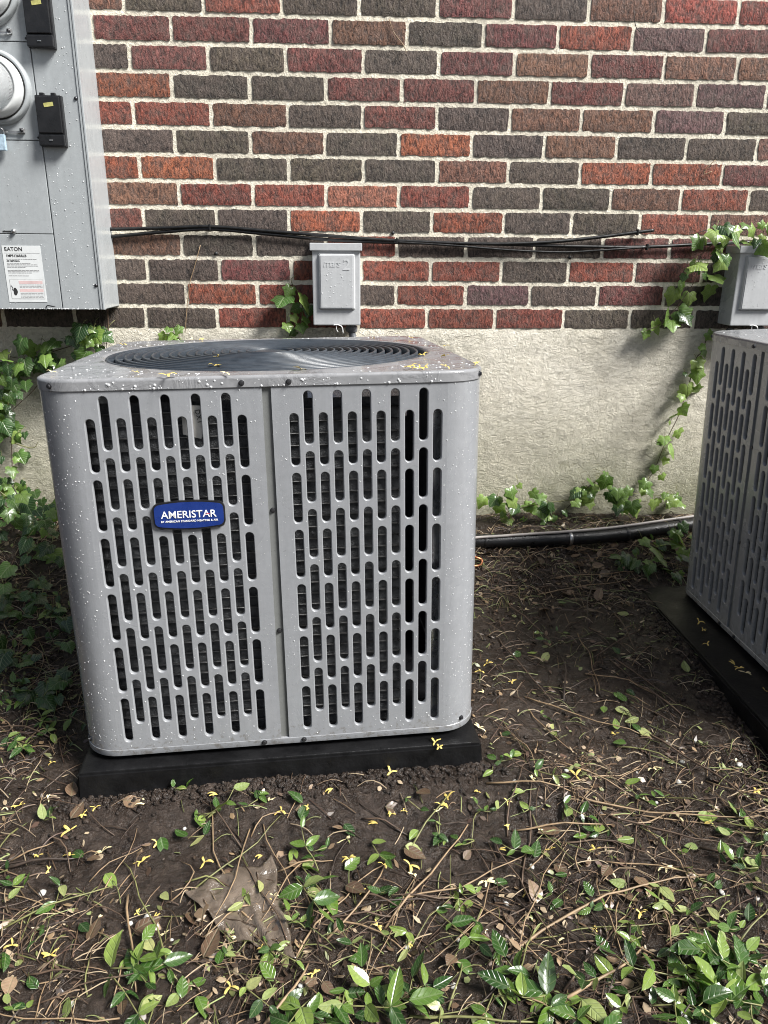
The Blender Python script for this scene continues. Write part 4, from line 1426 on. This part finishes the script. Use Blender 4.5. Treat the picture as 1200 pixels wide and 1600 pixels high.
def sprig(px, py, npair, size, pale=0.12, upright=0.35):
    g = atG(px, py)
    if not pad_clear(g):
        return
    a = rv.uniform(0, 2 * PI)
    L_ = npair * size * rv.uniform(0.45, 0.7)
    d = Vector((math.cos(a), math.sin(a), 0))
    pts = []
    for k in range(npair + 1):
        t = k / npair
        q = g + d * L_ * t + Vector((0.01 * math.sin(3 * t + a), 0.01 * math.cos(4 * t), 0))
        q.z = ground_z(q.x, q.y) + 0.003 + upright * L_ * t * 0.5 + 0.006
        pts.append(q)
    nl = npair * 2 + 1
    nt_ = NUMW[min(nl, 12)]
    col_ = 'pale green' if pale > 0.5 else 'glossy green'
    e = empty('periwinkle_sprig', g, f'{col_} {nt_}-leaved periwinkle sprig {zone(g)}', 'ground plant', 'periwinkle sprigs on the ground')
    link('stem', tube_me([q - g for q in catmull(pts, 3)], 0.0010, 5, m_twigs[3], lambda t: 1.2 - .5 * t), None, e)
    for k in range(npair + 1):
        sides = (-1, 1) if k < npair else (0,)
        for s in sides:
            if k == 0 and rv.random() < .3:
                continue
            perp = Vector((-d.y, d.x, 0)) * s
            tip = perp * 1.0 + d * (0.45 if s else 1) + Vector((0, 0, rv.uniform(-.15, .45)))
            nrm = Vector((rv.gauss(0, .5), rv.gauss(-.2, .5), 1))
            me = rv.choice(VI_P if rv.random() < pale else VI_D)
            place_leaf(me, e, g, pts[k] + Vector((0, 0, .002)), nrm, tip, size * rv.uniform(.5, 1.15))
SP = [(300, 1292, 3, .04), (330, 1285, 2, .036), (312, 1322, 2, .038), (480, 1368, 4, .04), (505, 1340, 2, .034), (490, 1415, 2, .034), (345, 1508, 2, .042), (180, 1540, 4, .046), (205, 1515, 3, .036),
      (10, 1512, 3, .036), (8, 1372, 2, .036), (60, 1295, 3, .032), (100, 1400, 3, .036), (550, 1565, 4, .044), (590, 1590, 2, .046), (530, 1580, 3, .046), (625, 1468, 2, .034), (690, 1440, 4, .036), (735, 1412, 3, .034),
      (720, 1420, 2, .036), (830, 1345, 3, .036), (820, 1280, 3, .032), (770, 1282, 3, .030), (795, 1195, 3, .032), (775, 1208, 2, .036), (850, 1130, 3, .032), (865, 1160, 3, .030), (885, 1272, 4, .034),
      (985, 1240, 3, .034), (850, 998, 3, .026), (875, 998, 2, .026), (945, 1085, 2, .028), (20, 1172, 3, .036), (110, 1160, 3, .030), (388, 1250, 3, .032), (400, 1262, 2, .032), (188, 1222, 2, .034), (282, 1245, 2, .030),
      (1110, 1402, 4, .036), (1150, 1470, 4, .040), (1165, 1555, 4, .042), (1060, 1555, 4, .042), (860, 1570, 3, .048), (960, 1545, 4, .038), (1090, 1440, 3, .036), (1150, 1290, 3, .036), (1180, 1395, 3, .038),
      (1010, 1305, 2, .030), (640, 1262, 3, .028), (590, 1330, 3, .032), (760, 1435, 3, .034), (1000, 1480, 3, .036), (1120, 1585, 4, .044), (1020, 1590, 4, .042), (900, 1590, 3, .044), (780, 1570, 3, .038),
      (700, 1592, 3, .040), (450, 1590, 4, .042), (420, 1480, 3, .032), (250, 1590, 3, .038), (70, 1470, 3, .034), (390, 1560, 3, .036), (940, 1430, 3, .034), (860, 1410, 3, .032), (1060, 1500, 3, .036), (1190, 1500, 3, .042),
      (905, 1210, 2, .028), (840, 1215, 3, .032), (950, 1310, 3, .030), (1085, 1330, 3, .030), (690, 1300, 3, .030), (735, 1330, 3, .034), (660, 1560, 3, .040), (60, 1100, 4, .036), (30, 1040, 4, .034), (90, 1020, 3, .034), (70, 960, 4, .036), (15, 985, 4, .036),
      (1185, 1575, 4, .046), (1145, 1520, 3, .044), (1085, 1575, 4, .044), (990, 1570, 4, .042), (820, 1545, 3, .040), (560, 1500, 3, .034), (1190, 1330, 3, .036), (1130, 1350, 3, .032), (1040, 1400, 3, .032)]
for i, (x, y, n, s) in enumerate(SP):
    sprig(x, y, max(1, n - 1 - (i % 3 == 0)), s * rv.uniform(.62, .98), 0.55 if i % 5 == 1 else 0.10, rv.uniform(.15, .8))
for (x, y, n, sz) in ((505, 1570, 3, .046), (525, 1590, 3, .048), (575, 1575, 2, .046), (600, 1592, 3, .044), (850, 1575, 2, .05), (870, 1592, 3, .046), (920, 1580, 3, .042), (1060, 1545, 3, .042), (1075, 1560, 3, .04), (1150, 1500, 3, .042),
                     (1170, 1520, 3, .044), (1190, 1545, 3, .044), (170, 1530, 3, .044), (190, 1555, 3, .044), (488, 1375, 3, .04), (470, 1385, 3, .038), (310, 1295, 3, .038), (15, 1505, 3, .036), (1190, 1590, 3, .046), (1130, 1590, 3, .044)):
    sprig(x, y, n, sz, .08, rv.uniform(.4, .9))
for _ in range(12):
    x = rv.uniform(0, 1200)
    y = rv.uniform(1380, 1600) if rv.random() < .7 else rv.uniform(1230, 1400)
    sprig(x, y, rv.choice((1, 2, 2, 3)), rv.uniform(.022, .036), rv.choice((.1, .4)), rv.uniform(.05, .5))
for _ in range(12):
    sprig(rv.uniform(-5, 125), rv.uniform(920, 1215), rv.choice((2, 3)), rv.uniform(.024, .036), 0.08, rv.uniform(.1, .5))

# ---- twigs and runners lying about
def ground_poly(g, a, L_, curve, lift, wob=0.0):
    pts = []
    n = max(5, int(L_ / 0.03))
    q = Vector((g.x, g.y, 0))
    for k in range(n + 1):
        an = a + curve * (k / n - .5) + wob * math.sin(k * 1.7 + a)
        pts.append(Vector((q.x, q.y, ground_z(q.x, q.y) + 0.002 + lift * math.sin(PI * k / n))))
        q += Vector((math.cos(an), math.sin(an), 0)) * (L_ / n)
    return pts
def hits_pad(pts):
    return any(not pad_clear(q) for q in pts)
def twig(px, py, a, L_, r, mat, curve, lift, wob=.15):
    g = atG(px, py)
    pts = ground_poly(g, a, L_, curve, lift, wob)
    if hits_pad(pts) or any(q.y > -0.03 for q in pts):
        return
    tone = {0: 'brown', 1: 'tan', 2: 'dark', 3: 'green'}[mat]
    ln = 'long' if L_ > 0.22 else 'short'
    kind = 'runner' if mat == 3 else 'twig'
    o = link('vine_runner' if mat == 3 else 'twig', tube_me([q - g for q in pts], r, 5, m_twigs[mat], lambda t: 1.15 - 0.6 * t), None, None, f'{ln} {tone} {kind} lying {zone(g)}', kind, f'{tone} {kind}s on the ground')
    o.location = g
# long ones read off the photograph: start px, end px
for (x0, y0, x1, y1, r, m_, cv) in ((800, 1490, 1120, 1372, .0022, 1, -.5), (865, 1570, 1000, 1475, .0026, 1, .5), (600, 1455, 730, 1290, .002, 1, .1), (510, 1470, 600, 1345, .0018, 1, .5), (640, 1330, 700, 1245, .0016, 3, .1),
                                    (0, 1360, 130, 1340, .0026, 2, .2), (0, 1455, 180, 1385, .0016, 3, .1), (40, 1525, 150, 1525, .0016, 0, .1), (200, 1400, 218, 1550, .0022, 1, .1), (820, 1090, 1010, 1150, .0018, 1, .3),
                                    (1000, 1135, 1190, 1260, .002, 0, .2), (870, 1190, 1000, 1250, .0016, 1, .3), (760, 1225, 900, 1240, .0018, 1, .1), (610, 1205, 700, 1240, .0012, 1, .2), (200, 1240, 340, 1215, .0018, 0, -.1),
                                    (880, 1100, 870, 1020, .0022, 2, .4), (935, 900, 925, 980, .0022, 2, .4), (925, 1030, 1000, 985, .0016, 0, .3), (790, 940, 870, 1010, .002, 0, .2), (780, 1000, 860, 1090, .002, 0, .2),
                                    (960, 1030, 1060, 1100, .002, 0, .3), (980, 1060, 1075, 1120, .002, 0, .3), (960, 960, 1000, 1030, .002, 0, .1), (1000, 1060, 1060, 1130, .0018, 2, .2), (800, 1300, 960, 1290, .0018, 1, .2),
                                    (900, 1245, 1190, 1275, .0018, 1, .2), (940, 1270, 1180, 1330, .0018, 0, .2), (400, 1620, 480, 1500, .0024, 1, .6), (700, 1580, 720, 1500, .0014, 3, .4), (880, 1550, 960, 1450, .0018, 0, .2),
                                    (640, 1590, 860, 1600, .002, 3, .2), (430, 1365, 520, 1345, .0016, 1, .2), (380, 1330, 310, 1250, .0012, 0, .1), (840, 930, 990, 905, .0018, 1, .2), (820, 920, 960, 930, .0016, 0, -.2), (860, 905, 1000, 890, .0018, 1, .3),
                                    (1150, 1480, 1200, 1420, .0014, 3, .2), (1000, 1570, 1180, 1540, .002, 0, .1), (500, 1440, 690, 1415, .0018, 2, -.3), (560, 1395, 640, 1425, .0018, 0, .3)):
    g0, g1 = atG(x0, y0), atG(x1, y1)
    v = g1 - g0
    twig(x0, y0, math.atan2(v.y, v.x), v.length, r, m_, cv, 0.012, .08)
for _ in range(175):
    if rv.random() < .55:
        x, y = rv.uniform(760, 1200), rv.uniform(880, 1600)
    else:
        x, y = rv.uniform(0, 1200), rv.uniform(1250, 1600)
    an = rv.gauss(-0.9, .6) if (x > 780 and y < 1300) else rv.uniform(0, 2 * PI)
    twig(x, y, an, rv.uniform(.06, .30), rv.uniform(.0008, .0017), rv.choice((0, 0, 1, 1, 2, 3)), rv.gauss(0, .7), rv.uniform(.001, .015))
for _ in range(30):
    twig(rv.uniform(0, 130), rv.uniform(900, 1220), rv.uniform(0, 2 * PI), rv.uniform(.08, .25), rv.uniform(.0008, .0016), rv.choice((0, 1, 2)), rv.gauss(0, .8), rv.uniform(.002, .02))
for _ in range(32):
    twig(rv.uniform(760, 1080), rv.uniform(800, 900), rv.uniform(-.6, .6), rv.uniform(.08, .26), rv.uniform(.0008, .0016), rv.choice((0, 1, 1)), rv.gauss(0, .8), rv.uniform(.002, .025))
# dry tendrils on the wall
for pts_, lab in (([(313, 383), (303, 420), (297, 440), (293, 470), (289, 520)], 'dry pale tendril on the bricks below the cables near the meter panel'),
                  ([(608, 30), (615, 50), (630, 70), (635, 82)], 'short dry tendril on the bricks at the top centre'),
                  ([(990, 15), (993, 40), (1000, 50)], 'short dark tendril on the bricks at the top right'),
                  ([(166, 484), (165, 505), (167, 545)], 'thin dark wire hanging from the meter panel corner'),
                  ([(1118, 250), (1105, 262), (1100, 272), (1112, 268)], 'pale dry rootlets stuck on the right bricks'),):
    q = [atY(x, y, -0.012) for x, y in pts_]
    o = link('dry_tendril', tube_me([v - q[0] for v in catmull(q, 4)], 0.0011, 5, m_twigs[1] if 'pale' in lab or 'dry' in lab else m_twigs[2]), None, None, lab, 'tendril')
    o.location = q[0]

# ---- blossoms
def blossom_mesh(seed, mat):
    rr = random.Random(seed)
    V, F = [], []
    for k in range(rr.choice((3, 4, 5))):
        a = rr.uniform(0, 2 * PI)
        l = rr.uniform(.5, 1)
        w = rr.uniform(.07, .13)
        d = Vector((math.cos(a), math.sin(a), 0))
        p_ = Vector((-d.y, d.x, 0))
        b = len(V)
        for i in range(5):
            t = i / 4
            c = d * (l * t) + p_ * (0.25 * t * t * math.sin(seed + k)) + Vector((0, 0, 0.25 * math.sin(PI * t * rr.uniform(.6, 1)) + .05))
            ww = w * (0.45 + 0.8 * math.sin(PI * min(1, t * .9)))
            V.extend([c - p_ * ww, c + Vector((0, 0, ww * .5)), c + p_ * ww])
        for i in range(4):
            for j in range(2):
                F.append((b + i * 3 + j, b + i * 3 + j + 1, b + i * 3 + j + 4, b + i * 3 + j + 3))
    return mk(V, F, True, mat)
BL = [blossom_mesh(s, m_blossom if s % 3 else m_blossom2) for s in range(9)]
def blossom(p_, size, lab, grp, nrm=Vector((0, 0, 1))):
    o = link('fallen_blossom', rv.choice(BL), None, None, lab, 'blossom', grp)
    m = orient(nrm + rdir(.2), Vector((rv.gauss(0, 1), rv.gauss(0, 1), 0))).to_4x4() @ Matrix.Diagonal((size, size, size * .7, 1))
    m.translation = p_
    o.matrix_world = m
BP = [(30, 1262), (75, 1250), (110, 1300), (160, 1335), (110, 1340), (245, 1320), (222, 1350), (225, 1260), (170, 1215), (290, 1230), (340, 1245), (420, 1255), (440, 1270), (540, 1215), (590, 1290), (540, 1315), (520, 1235),
      (610, 1210), (625, 1205), (660, 1195), (692, 1190), (690, 1262), (700, 1250), (545, 1345), (565, 1395), (600, 1355), (590, 1450), (685, 1270), (490, 1525), (360, 1545), (370, 1370), (215, 1430), (240, 1440), (80, 1495), (20, 1480),
      (750, 1052), (760, 1040), (748, 1140), (755, 1085), (800, 1068), (820, 955), (930, 1450), (780, 1330), (735, 1250), (900, 1215), (1060, 1280), (1170, 1490), (1180, 1240), (1100, 1290), (1020, 1205), (960, 1150), (640, 1355),
      (320, 1350), (480, 1265), (150, 1265), (130, 1275), (60, 1340), (410, 1340), (760, 1380), (850, 1300), (930, 1330), (1040, 1360), (870, 1475), (1000, 1430)]
for (x, y) in BP:
    g = atG(x, y)
    if pad_clear(g):
        blossom(g + Vector((0, 0, .004)), rv.uniform(.011, .020), f'fallen yellow blossom {zone(g)}', 'fallen yellow blossoms on the ground')
for _ in range(30):
    g = atG(rv.uniform(0, 1200), rv.uniform(1190, 1560))
    if pad_clear(g):
        blossom(g + Vector((0, 0, .004)), rv.uniform(.007, .014), f'fallen yellow blossom {zone(g)}', 'fallen yellow blossoms on the ground')
def on_top(px, py):
    d = M1.to_3x3().transposed() @ ray(px, py)
    o_ = M1.inverted() @ CAM
    t = (0.702 - o_.z) / d.z
    return M1 @ (o_ + d * t)
for (x, y) in ((80, 583), (212, 583), (260, 588), (192, 540), (318, 530), (300, 531), (335, 573), (340, 559), (633, 576), (660, 556), (640, 575), (695, 574), (745, 570), (695, 542), (695, 558), (655, 577), (620, 523), (585, 530), (470, 578), (640, 528), (665, 576), (350, 585)):
    blossom(on_top(x, y) + Vector((0, 0, .001)), rv.uniform(.010, .018), 'fallen yellow blossom on the wet lid of the badged unit', 'fallen blossoms on the unit lid')
for (x, y) in ((1092, 972), (1098, 985), (1105, 1007), (1155, 1045), (1148, 1040), (1165, 1052), (1195, 1080)):
    d = M2.to_3x3().transposed() @ ray(x, y)
    o_ = M2.inverted() @ CAM
    q = M2 @ (o_ + d * ((-0.009 - o_.z) / d.z))
    blossom(q, rv.uniform(.012, .020), 'fallen yellow blossom on the black pad at the right', 'fallen blossoms on the right pad')
for (x, y) in ((685, 1168), (680, 1160)):
    d = M1.to_3x3().transposed() @ ray(x, y)
    o_ = M1.inverted() @ CAM
    q = M1 @ (o_ + d * ((-0.009 - o_.z) / d.z))
    blossom(q, .016, 'fallen yellow blossom on the front edge of the black pad below the badged unit', 'fallen blossoms on the front pad')

# ---- dead leaves, single fallen leaves, stones
for _ in range(95):
    if rv.random() < .45:
        g = atG(rv.uniform(750, 1090), rv.uniform(850, 960))
    else:
        g = atG(rv.uniform(0, 1200), rv.uniform(1240, 1600))
    if not pad_clear(g) or g.y > -0.04:
        continue
    o = link('dead_leaf', rv.choice(DEAD), None, None, f'curled brown dead leaf {zone(g)}', 'leaf', 'dead leaves on the ground')
    m = orient(Vector((rv.gauss(0, .35), rv.gauss(-.1, .35), 1)), Vector((rv.gauss(0, 1), rv.gauss(0, 1), 0))).to_4x4()
    s = rv.uniform(.02, .045)
    m = m @ Matrix.Diagonal((s * 1.2, s, s, 1))
    m.translation = g + Vector((0, 0, .006))
    o.matrix_world = m
LP_ = [(470, 1285), (240, 1490), (538, 1292), (835, 1345), (800, 1240), (1140, 1310), (1090, 1330), (695, 1310), (740, 1415), (165, 1370), (1075, 1055), (1128, 1078), (240, 1558), (285, 1565), (460, 1330), (810, 1555), (60, 1550)]
for (x, y) in LP_ + [(rv.uniform(0, 1200), rv.uniform(1250, 1600)) for _ in range(55)] + [(rv.uniform(770, 1000), rv.uniform(900, 1250)) for _ in range(18)]:
    g = atG(x, y)
    if not pad_clear(g):
        continue
    o = link('fallen_leaf', rv.choice(VI_P if rv.random() < .35 else VI_D), None, None, f'single flat green leaf {zone(g)}', 'leaf', 'single green leaves on the ground')
    m = orient(Vector((rv.gauss(0, .2), rv.gauss(-.25, .2), 1)), Vector((rv.gauss(0, 1), rv.gauss(0, 1), 0))).to_4x4()
    s = rv.uniform(.022, .038)
    m = m @ Matrix.Diagonal((s * 1.15, s, s, 1))
    m.translation = g + Vector((0, 0, .007))
    o.matrix_world = m
def stone_mesh(seed, mat):
    bm = bmesh.new()
    bmesh.ops.create_icosphere(bm, subdivisions=2, radius=1)
    for v in bm.verts:
        n = mnoise.noise(v.co * 1.3 + Vector((seed * 5, 0, 0)))
        v.co *= 1 + 0.35 * n
        v.co.z *= .6
    return bm_mesh(bm, mat, True)
ST = [stone_mesh(s, m_stone) for s in range(4)]
for (x, y) in [(1122, 1268), (66, 1396), (995, 1208), (1060, 1222), (1128, 1395), (885, 1205), (470, 1540)] + [(rv.uniform(780, 1200), rv.uniform(1120, 1420)) for _ in range(12)] + [(rv.uniform(50, 800), rv.uniform(1260, 1580)) for _ in range(10)]:
    g = atG(x, y)
    if not pad_clear(g):
        continue
    o = link('pebble', rv.choice(ST), None, None, f'small pale pebble {zone(g)}', 'pebble', 'pale pebbles in the mud')
    s = rv.uniform(.0022, .0065)
    o.scale = (s, s * rv.uniform(.7, 1.2), s)
    o.rotation_euler = (0, 0, rv.uniform(0, 6))
    o.location = g + Vector((0, 0, .001))
sg = link('stone', stone_mesh(9, m_greystone), None, None, 'dark grey stone half buried at the bottom left edge', 'stone')
g = atG(70, 1600)
sg.location = g + Vector((0, 0, -0.018))
sg.scale = (0.085, 0.05, 0.035)
sg.rotation_euler = (0, 0, 0.2)

# ---- crumpled plastic film
def film(pxs, seed, label, res=26, amp=0.010):
    c = [atG(x, y) for x, y in pxs]
    V, F = [], []
    for j in range(res + 1):
        for i in range(res + 1):
            u, v = i / res, j / res
            q = c[0] * ((1 - u) * (1 - v)) + c[1] * (u * (1 - v)) + c[2] * (u * v) + c[3] * ((1 - u) * v)
            e = min(u, v, 1 - u, 1 - v)
            q.x += 0.014 * mnoise.noise((u * 4, v * 4, seed)) * (1 if e < .1 else .3)
            q.y += 0.014 * mnoise.noise((u * 4, v * 4, seed + 9)) * (1 if e < .1 else .3)
            w = abs(mnoise.noise((u * 3.2, v * 3.2, seed + 3))) + .45 * abs(mnoise.noise((u * 8, v * 8, seed + 5)))
            q.z = ground_z(q.x, q.y) + 0.0045 + amp * (0.9 - 1.9 * w)
            V.append(q - c[0])
    n = res + 1
    F = [(j * n + i, j * n + i + 1, (j + 1) * n + i + 1, (j + 1) * n + i) for j in range(res) for i in range(res)]
    o = link('plastic_film', mk(V, F, True), m_film, None, label, 'plastic sheet')
    o.location = c[0]
    md = o.modifiers.new('thick', 'SOLIDIFY')
    md.thickness = 0.0006
film([(286, 1398), (425, 1342), (464, 1505), (352, 1462)], 2, 'crumpled brown plastic film half buried in the lower left mud', 34, 0.007)

# ---- fine litter that nobody could count
def scatter_litter(name, label, n, kindf, seed):
    rl_ = random.Random(seed)
    V, F, C = [], [], []
    cnt = 0
    while cnt < n:
        x = rl_.uniform(-0.55, 1.95)
        y = -1.85 * rl_.random()
        if y > -0.02:
            continue
        q = Vector((x, y, ground_z(x, y)))
        if not pad_clear(q):
            continue
        # barer mud right in front of the pad and between the units
        bare = 0.0
        if 0.0 < x < 0.90 and -1.34 < y: bare = 0.85
        if 0.82 < x < 1.4 and -1.05 < y < -0.5: bare = 0.6
        if rl_.random() < bare or mnoise.noise((x * 6, y * 6, 12.0)) + rl_.uniform(-.7, .7) < -0.25:
            continue
        kindf(rl_, q, V, F, C)
        cnt += 1
    me = mk(V, F, False)
    ca = me.color_attributes.new('tone', 'FLOAT_COLOR', 'CORNER')
    buf = []
    for f, c in zip(F, C):
        buf.extend(list(c) * len(f))
    ca.data.foreach_set('color', buf)
    link(name, me, m_litter, None, label, 'litter', kind='stuff')
PAL = [(0.34, 0.27, 0.18, 1), (0.24, 0.165, 0.095, 1), (0.045, 0.03, 0.02, 1), (0.07, 0.045, 0.03, 1), (0.06, 0.038, 0.025, 1), (0.11, 0.07, 0.043, 1), (0.19, 0.13, 0.08, 1), (0.30, 0.23, 0.15, 1), (0.035, 0.024, 0.018, 1), (0.13, 0.14, 0.05, 1), (0.09, 0.055, 0.04, 1), (0.22, 0.25, 0.10, 1)]
def chip(rl_, q, V, F, C):
    s = rl_.uniform(.002, .0095)
    n = Vector((rl_.gauss(0, .45), rl_.gauss(0, .45), 1))
    m = orient(n, Vector((rl_.gauss(0, 1), rl_.gauss(0, 1), 0)))
    b = len(V)
    w = rl_.uniform(.25, .7)
    for (x, y, z) in ((0, -1, 0), (w, -.2, .1), (w * .7, .6, -.1), (0, 1, .2), (-w * .8, .5, 0), (-w, -.3, .15)):
        V.append(q + Vector((0, 0, .003)) + m @ Vector((x, y, z * rl_.uniform(0, 1))) * s)
    F.append((b, b + 1, b + 2, b + 3, b + 4, b + 5))
    C.append(rl_.choice(PAL))
def straw(rl_, q, V, F, C):
    L_ = rl_.uniform(.012, .06) * (1.6 if rl_.random() < .2 else 1)
    a = rl_.uniform(0, 2 * PI)
    d = Vector((math.cos(a), math.sin(a), 0))
    p_ = Vector((-d.y, d.x, 0))
    r = rl_.uniform(.0004, .0010)
    cv = rl_.gauss(0, .13)
    b = len(V)
    ns = 4
    lift = rl_.uniform(.001, .010)
    for i in range(ns + 1):
        t = i / ns
        c = q + d * (L_ * t) + p_ * (cv * L_ * t * t)
        c.z = ground_z(c.x, c.y) + 0.002 + lift * math.sin(PI * t)
        V.extend([c - p_ * r, c + Vector((0, 0, r * 1.6)), c + p_ * r])
    col = rl_.choice(PAL)
    for i in range(ns):
        for j in (0, 1):
            F.append((b + i * 3 + j, b + i * 3 + j + 1, b + i * 3 + j + 4, b + i * 3 + j + 3))
            C.append(col)
scatter_litter('leaf_litter', 'brown and tan crumbs of leaf and bark strewn over the mud', 8500, chip, 1)
scatter_litter('fine_straws', 'fine dry straws and rootlets strewn over the mud', 9500, straw, 2)

# clods of soil, thickest against the pads
def clod_field(n, seed):
    rl_ = random.Random(seed)
    t_ = (1 + 5 ** .5) / 2
    iv = [Vector(v).normalized() for v in ((-1, t_, 0), (1, t_, 0), (-1, -t_, 0), (1, -t_, 0), (0, -1, t_), (0, 1, t_), (0, -1, -t_), (0, 1, -t_), (t_, 0, -1), (t_, 0, 1), (-t_, 0, -1), (-t_, 0, 1))]
    it = ((0, 11, 5), (0, 5, 1), (0, 1, 7), (0, 7, 10), (0, 10, 11), (1, 5, 9), (5, 11, 4), (11, 10, 2), (10, 7, 6), (7, 1, 8), (3, 9, 4), (3, 4, 2), (3, 2, 6), (3, 6, 8), (3, 8, 9), (4, 9, 5), (2, 4, 11), (6, 2, 10), (8, 6, 7), (9, 8, 1))
    V, F = [], []
    k = 0
    while k < n:
        if rl_.random() < 0.42:
            if rl_.random() < .6:
                l = M1 @ Vector((rl_.uniform(-0.42, 0.42), -0.409 - abs(rl_.gauss(0, .022)), 0))
            else:
                l = M2 @ Vector((rl_.uniform(-0.42, 0.42), -0.484 - abs(rl_.gauss(0, .025)), 0))
            x, y = l.x, l.y
        else:
            x, y = rl_.uniform(-0.5, 1.9), rl_.uniform(-1.8, -0.05)
            if not pad_clear(Vector((x, y, ground_z(x, y)))):
                continue
        r = 0.0016 + 0.0062 * rl_.random() ** 2.4
        c = Vector((x, y, ground_z(x, y) + r * .25))
        b = len(V)
        sx_, sy_, sz_ = rl_.uniform(.7, 1.3), rl_.uniform(.7, 1.3), rl_.uniform(.5, .9)
        for v in iv:
            j = rl_.uniform(.7, 1.25) * r
            V.append(c + Vector((v.x * sx_ * j, v.y * sy_ * j, v.z * sz_ * j)))
        F.extend(tuple(b + q for q in f) for f in it)
        k += 1
    link('soil_clods', mk(V, F, True), m_mud, None, 'crumbs and clods of wet dark soil, thickest along the black pads', 'soil', kind='stuff')
clod_field(5200, 4)

# ---- labels that still coincide within small sets are told apart by their order across the picture
ORD = ['leftmost', 'second from left', 'third from left', 'fourth from left', 'fifth from left', 'sixth from left', 'seventh from left', 'eighth from left',
       'ninth from left', 'tenth from left', 'eleventh from left', 'twelfth from left', 'thirteenth from left', 'fourteenth from left', 'fifteenth from left', 'sixteenth from left', 'seventeenth from left', 'eighteenth from left', 'nineteenth from left', 'twentieth from left']
bpy.context.view_layer.update()
sets = {}
for o in scene.objects:
    if o.parent is None and o.get('label') and o.get('group'):
        sets.setdefault(o['label'], []).append(o)
def screen_x(o):
    d = o.matrix_world.translation - CAM
    return d.dot(cr) / d.dot(cf)
for lab, obs in sets.items():
    if 1 < len(obs) <= 20:
        obs.sort(key=screen_x)
        for k, o in enumerate(obs):
            o['label'] = f'{lab}, {ORD[k] if k < len(obs) - 1 or len(obs) < 3 and k == 0 else "rightmost"}'
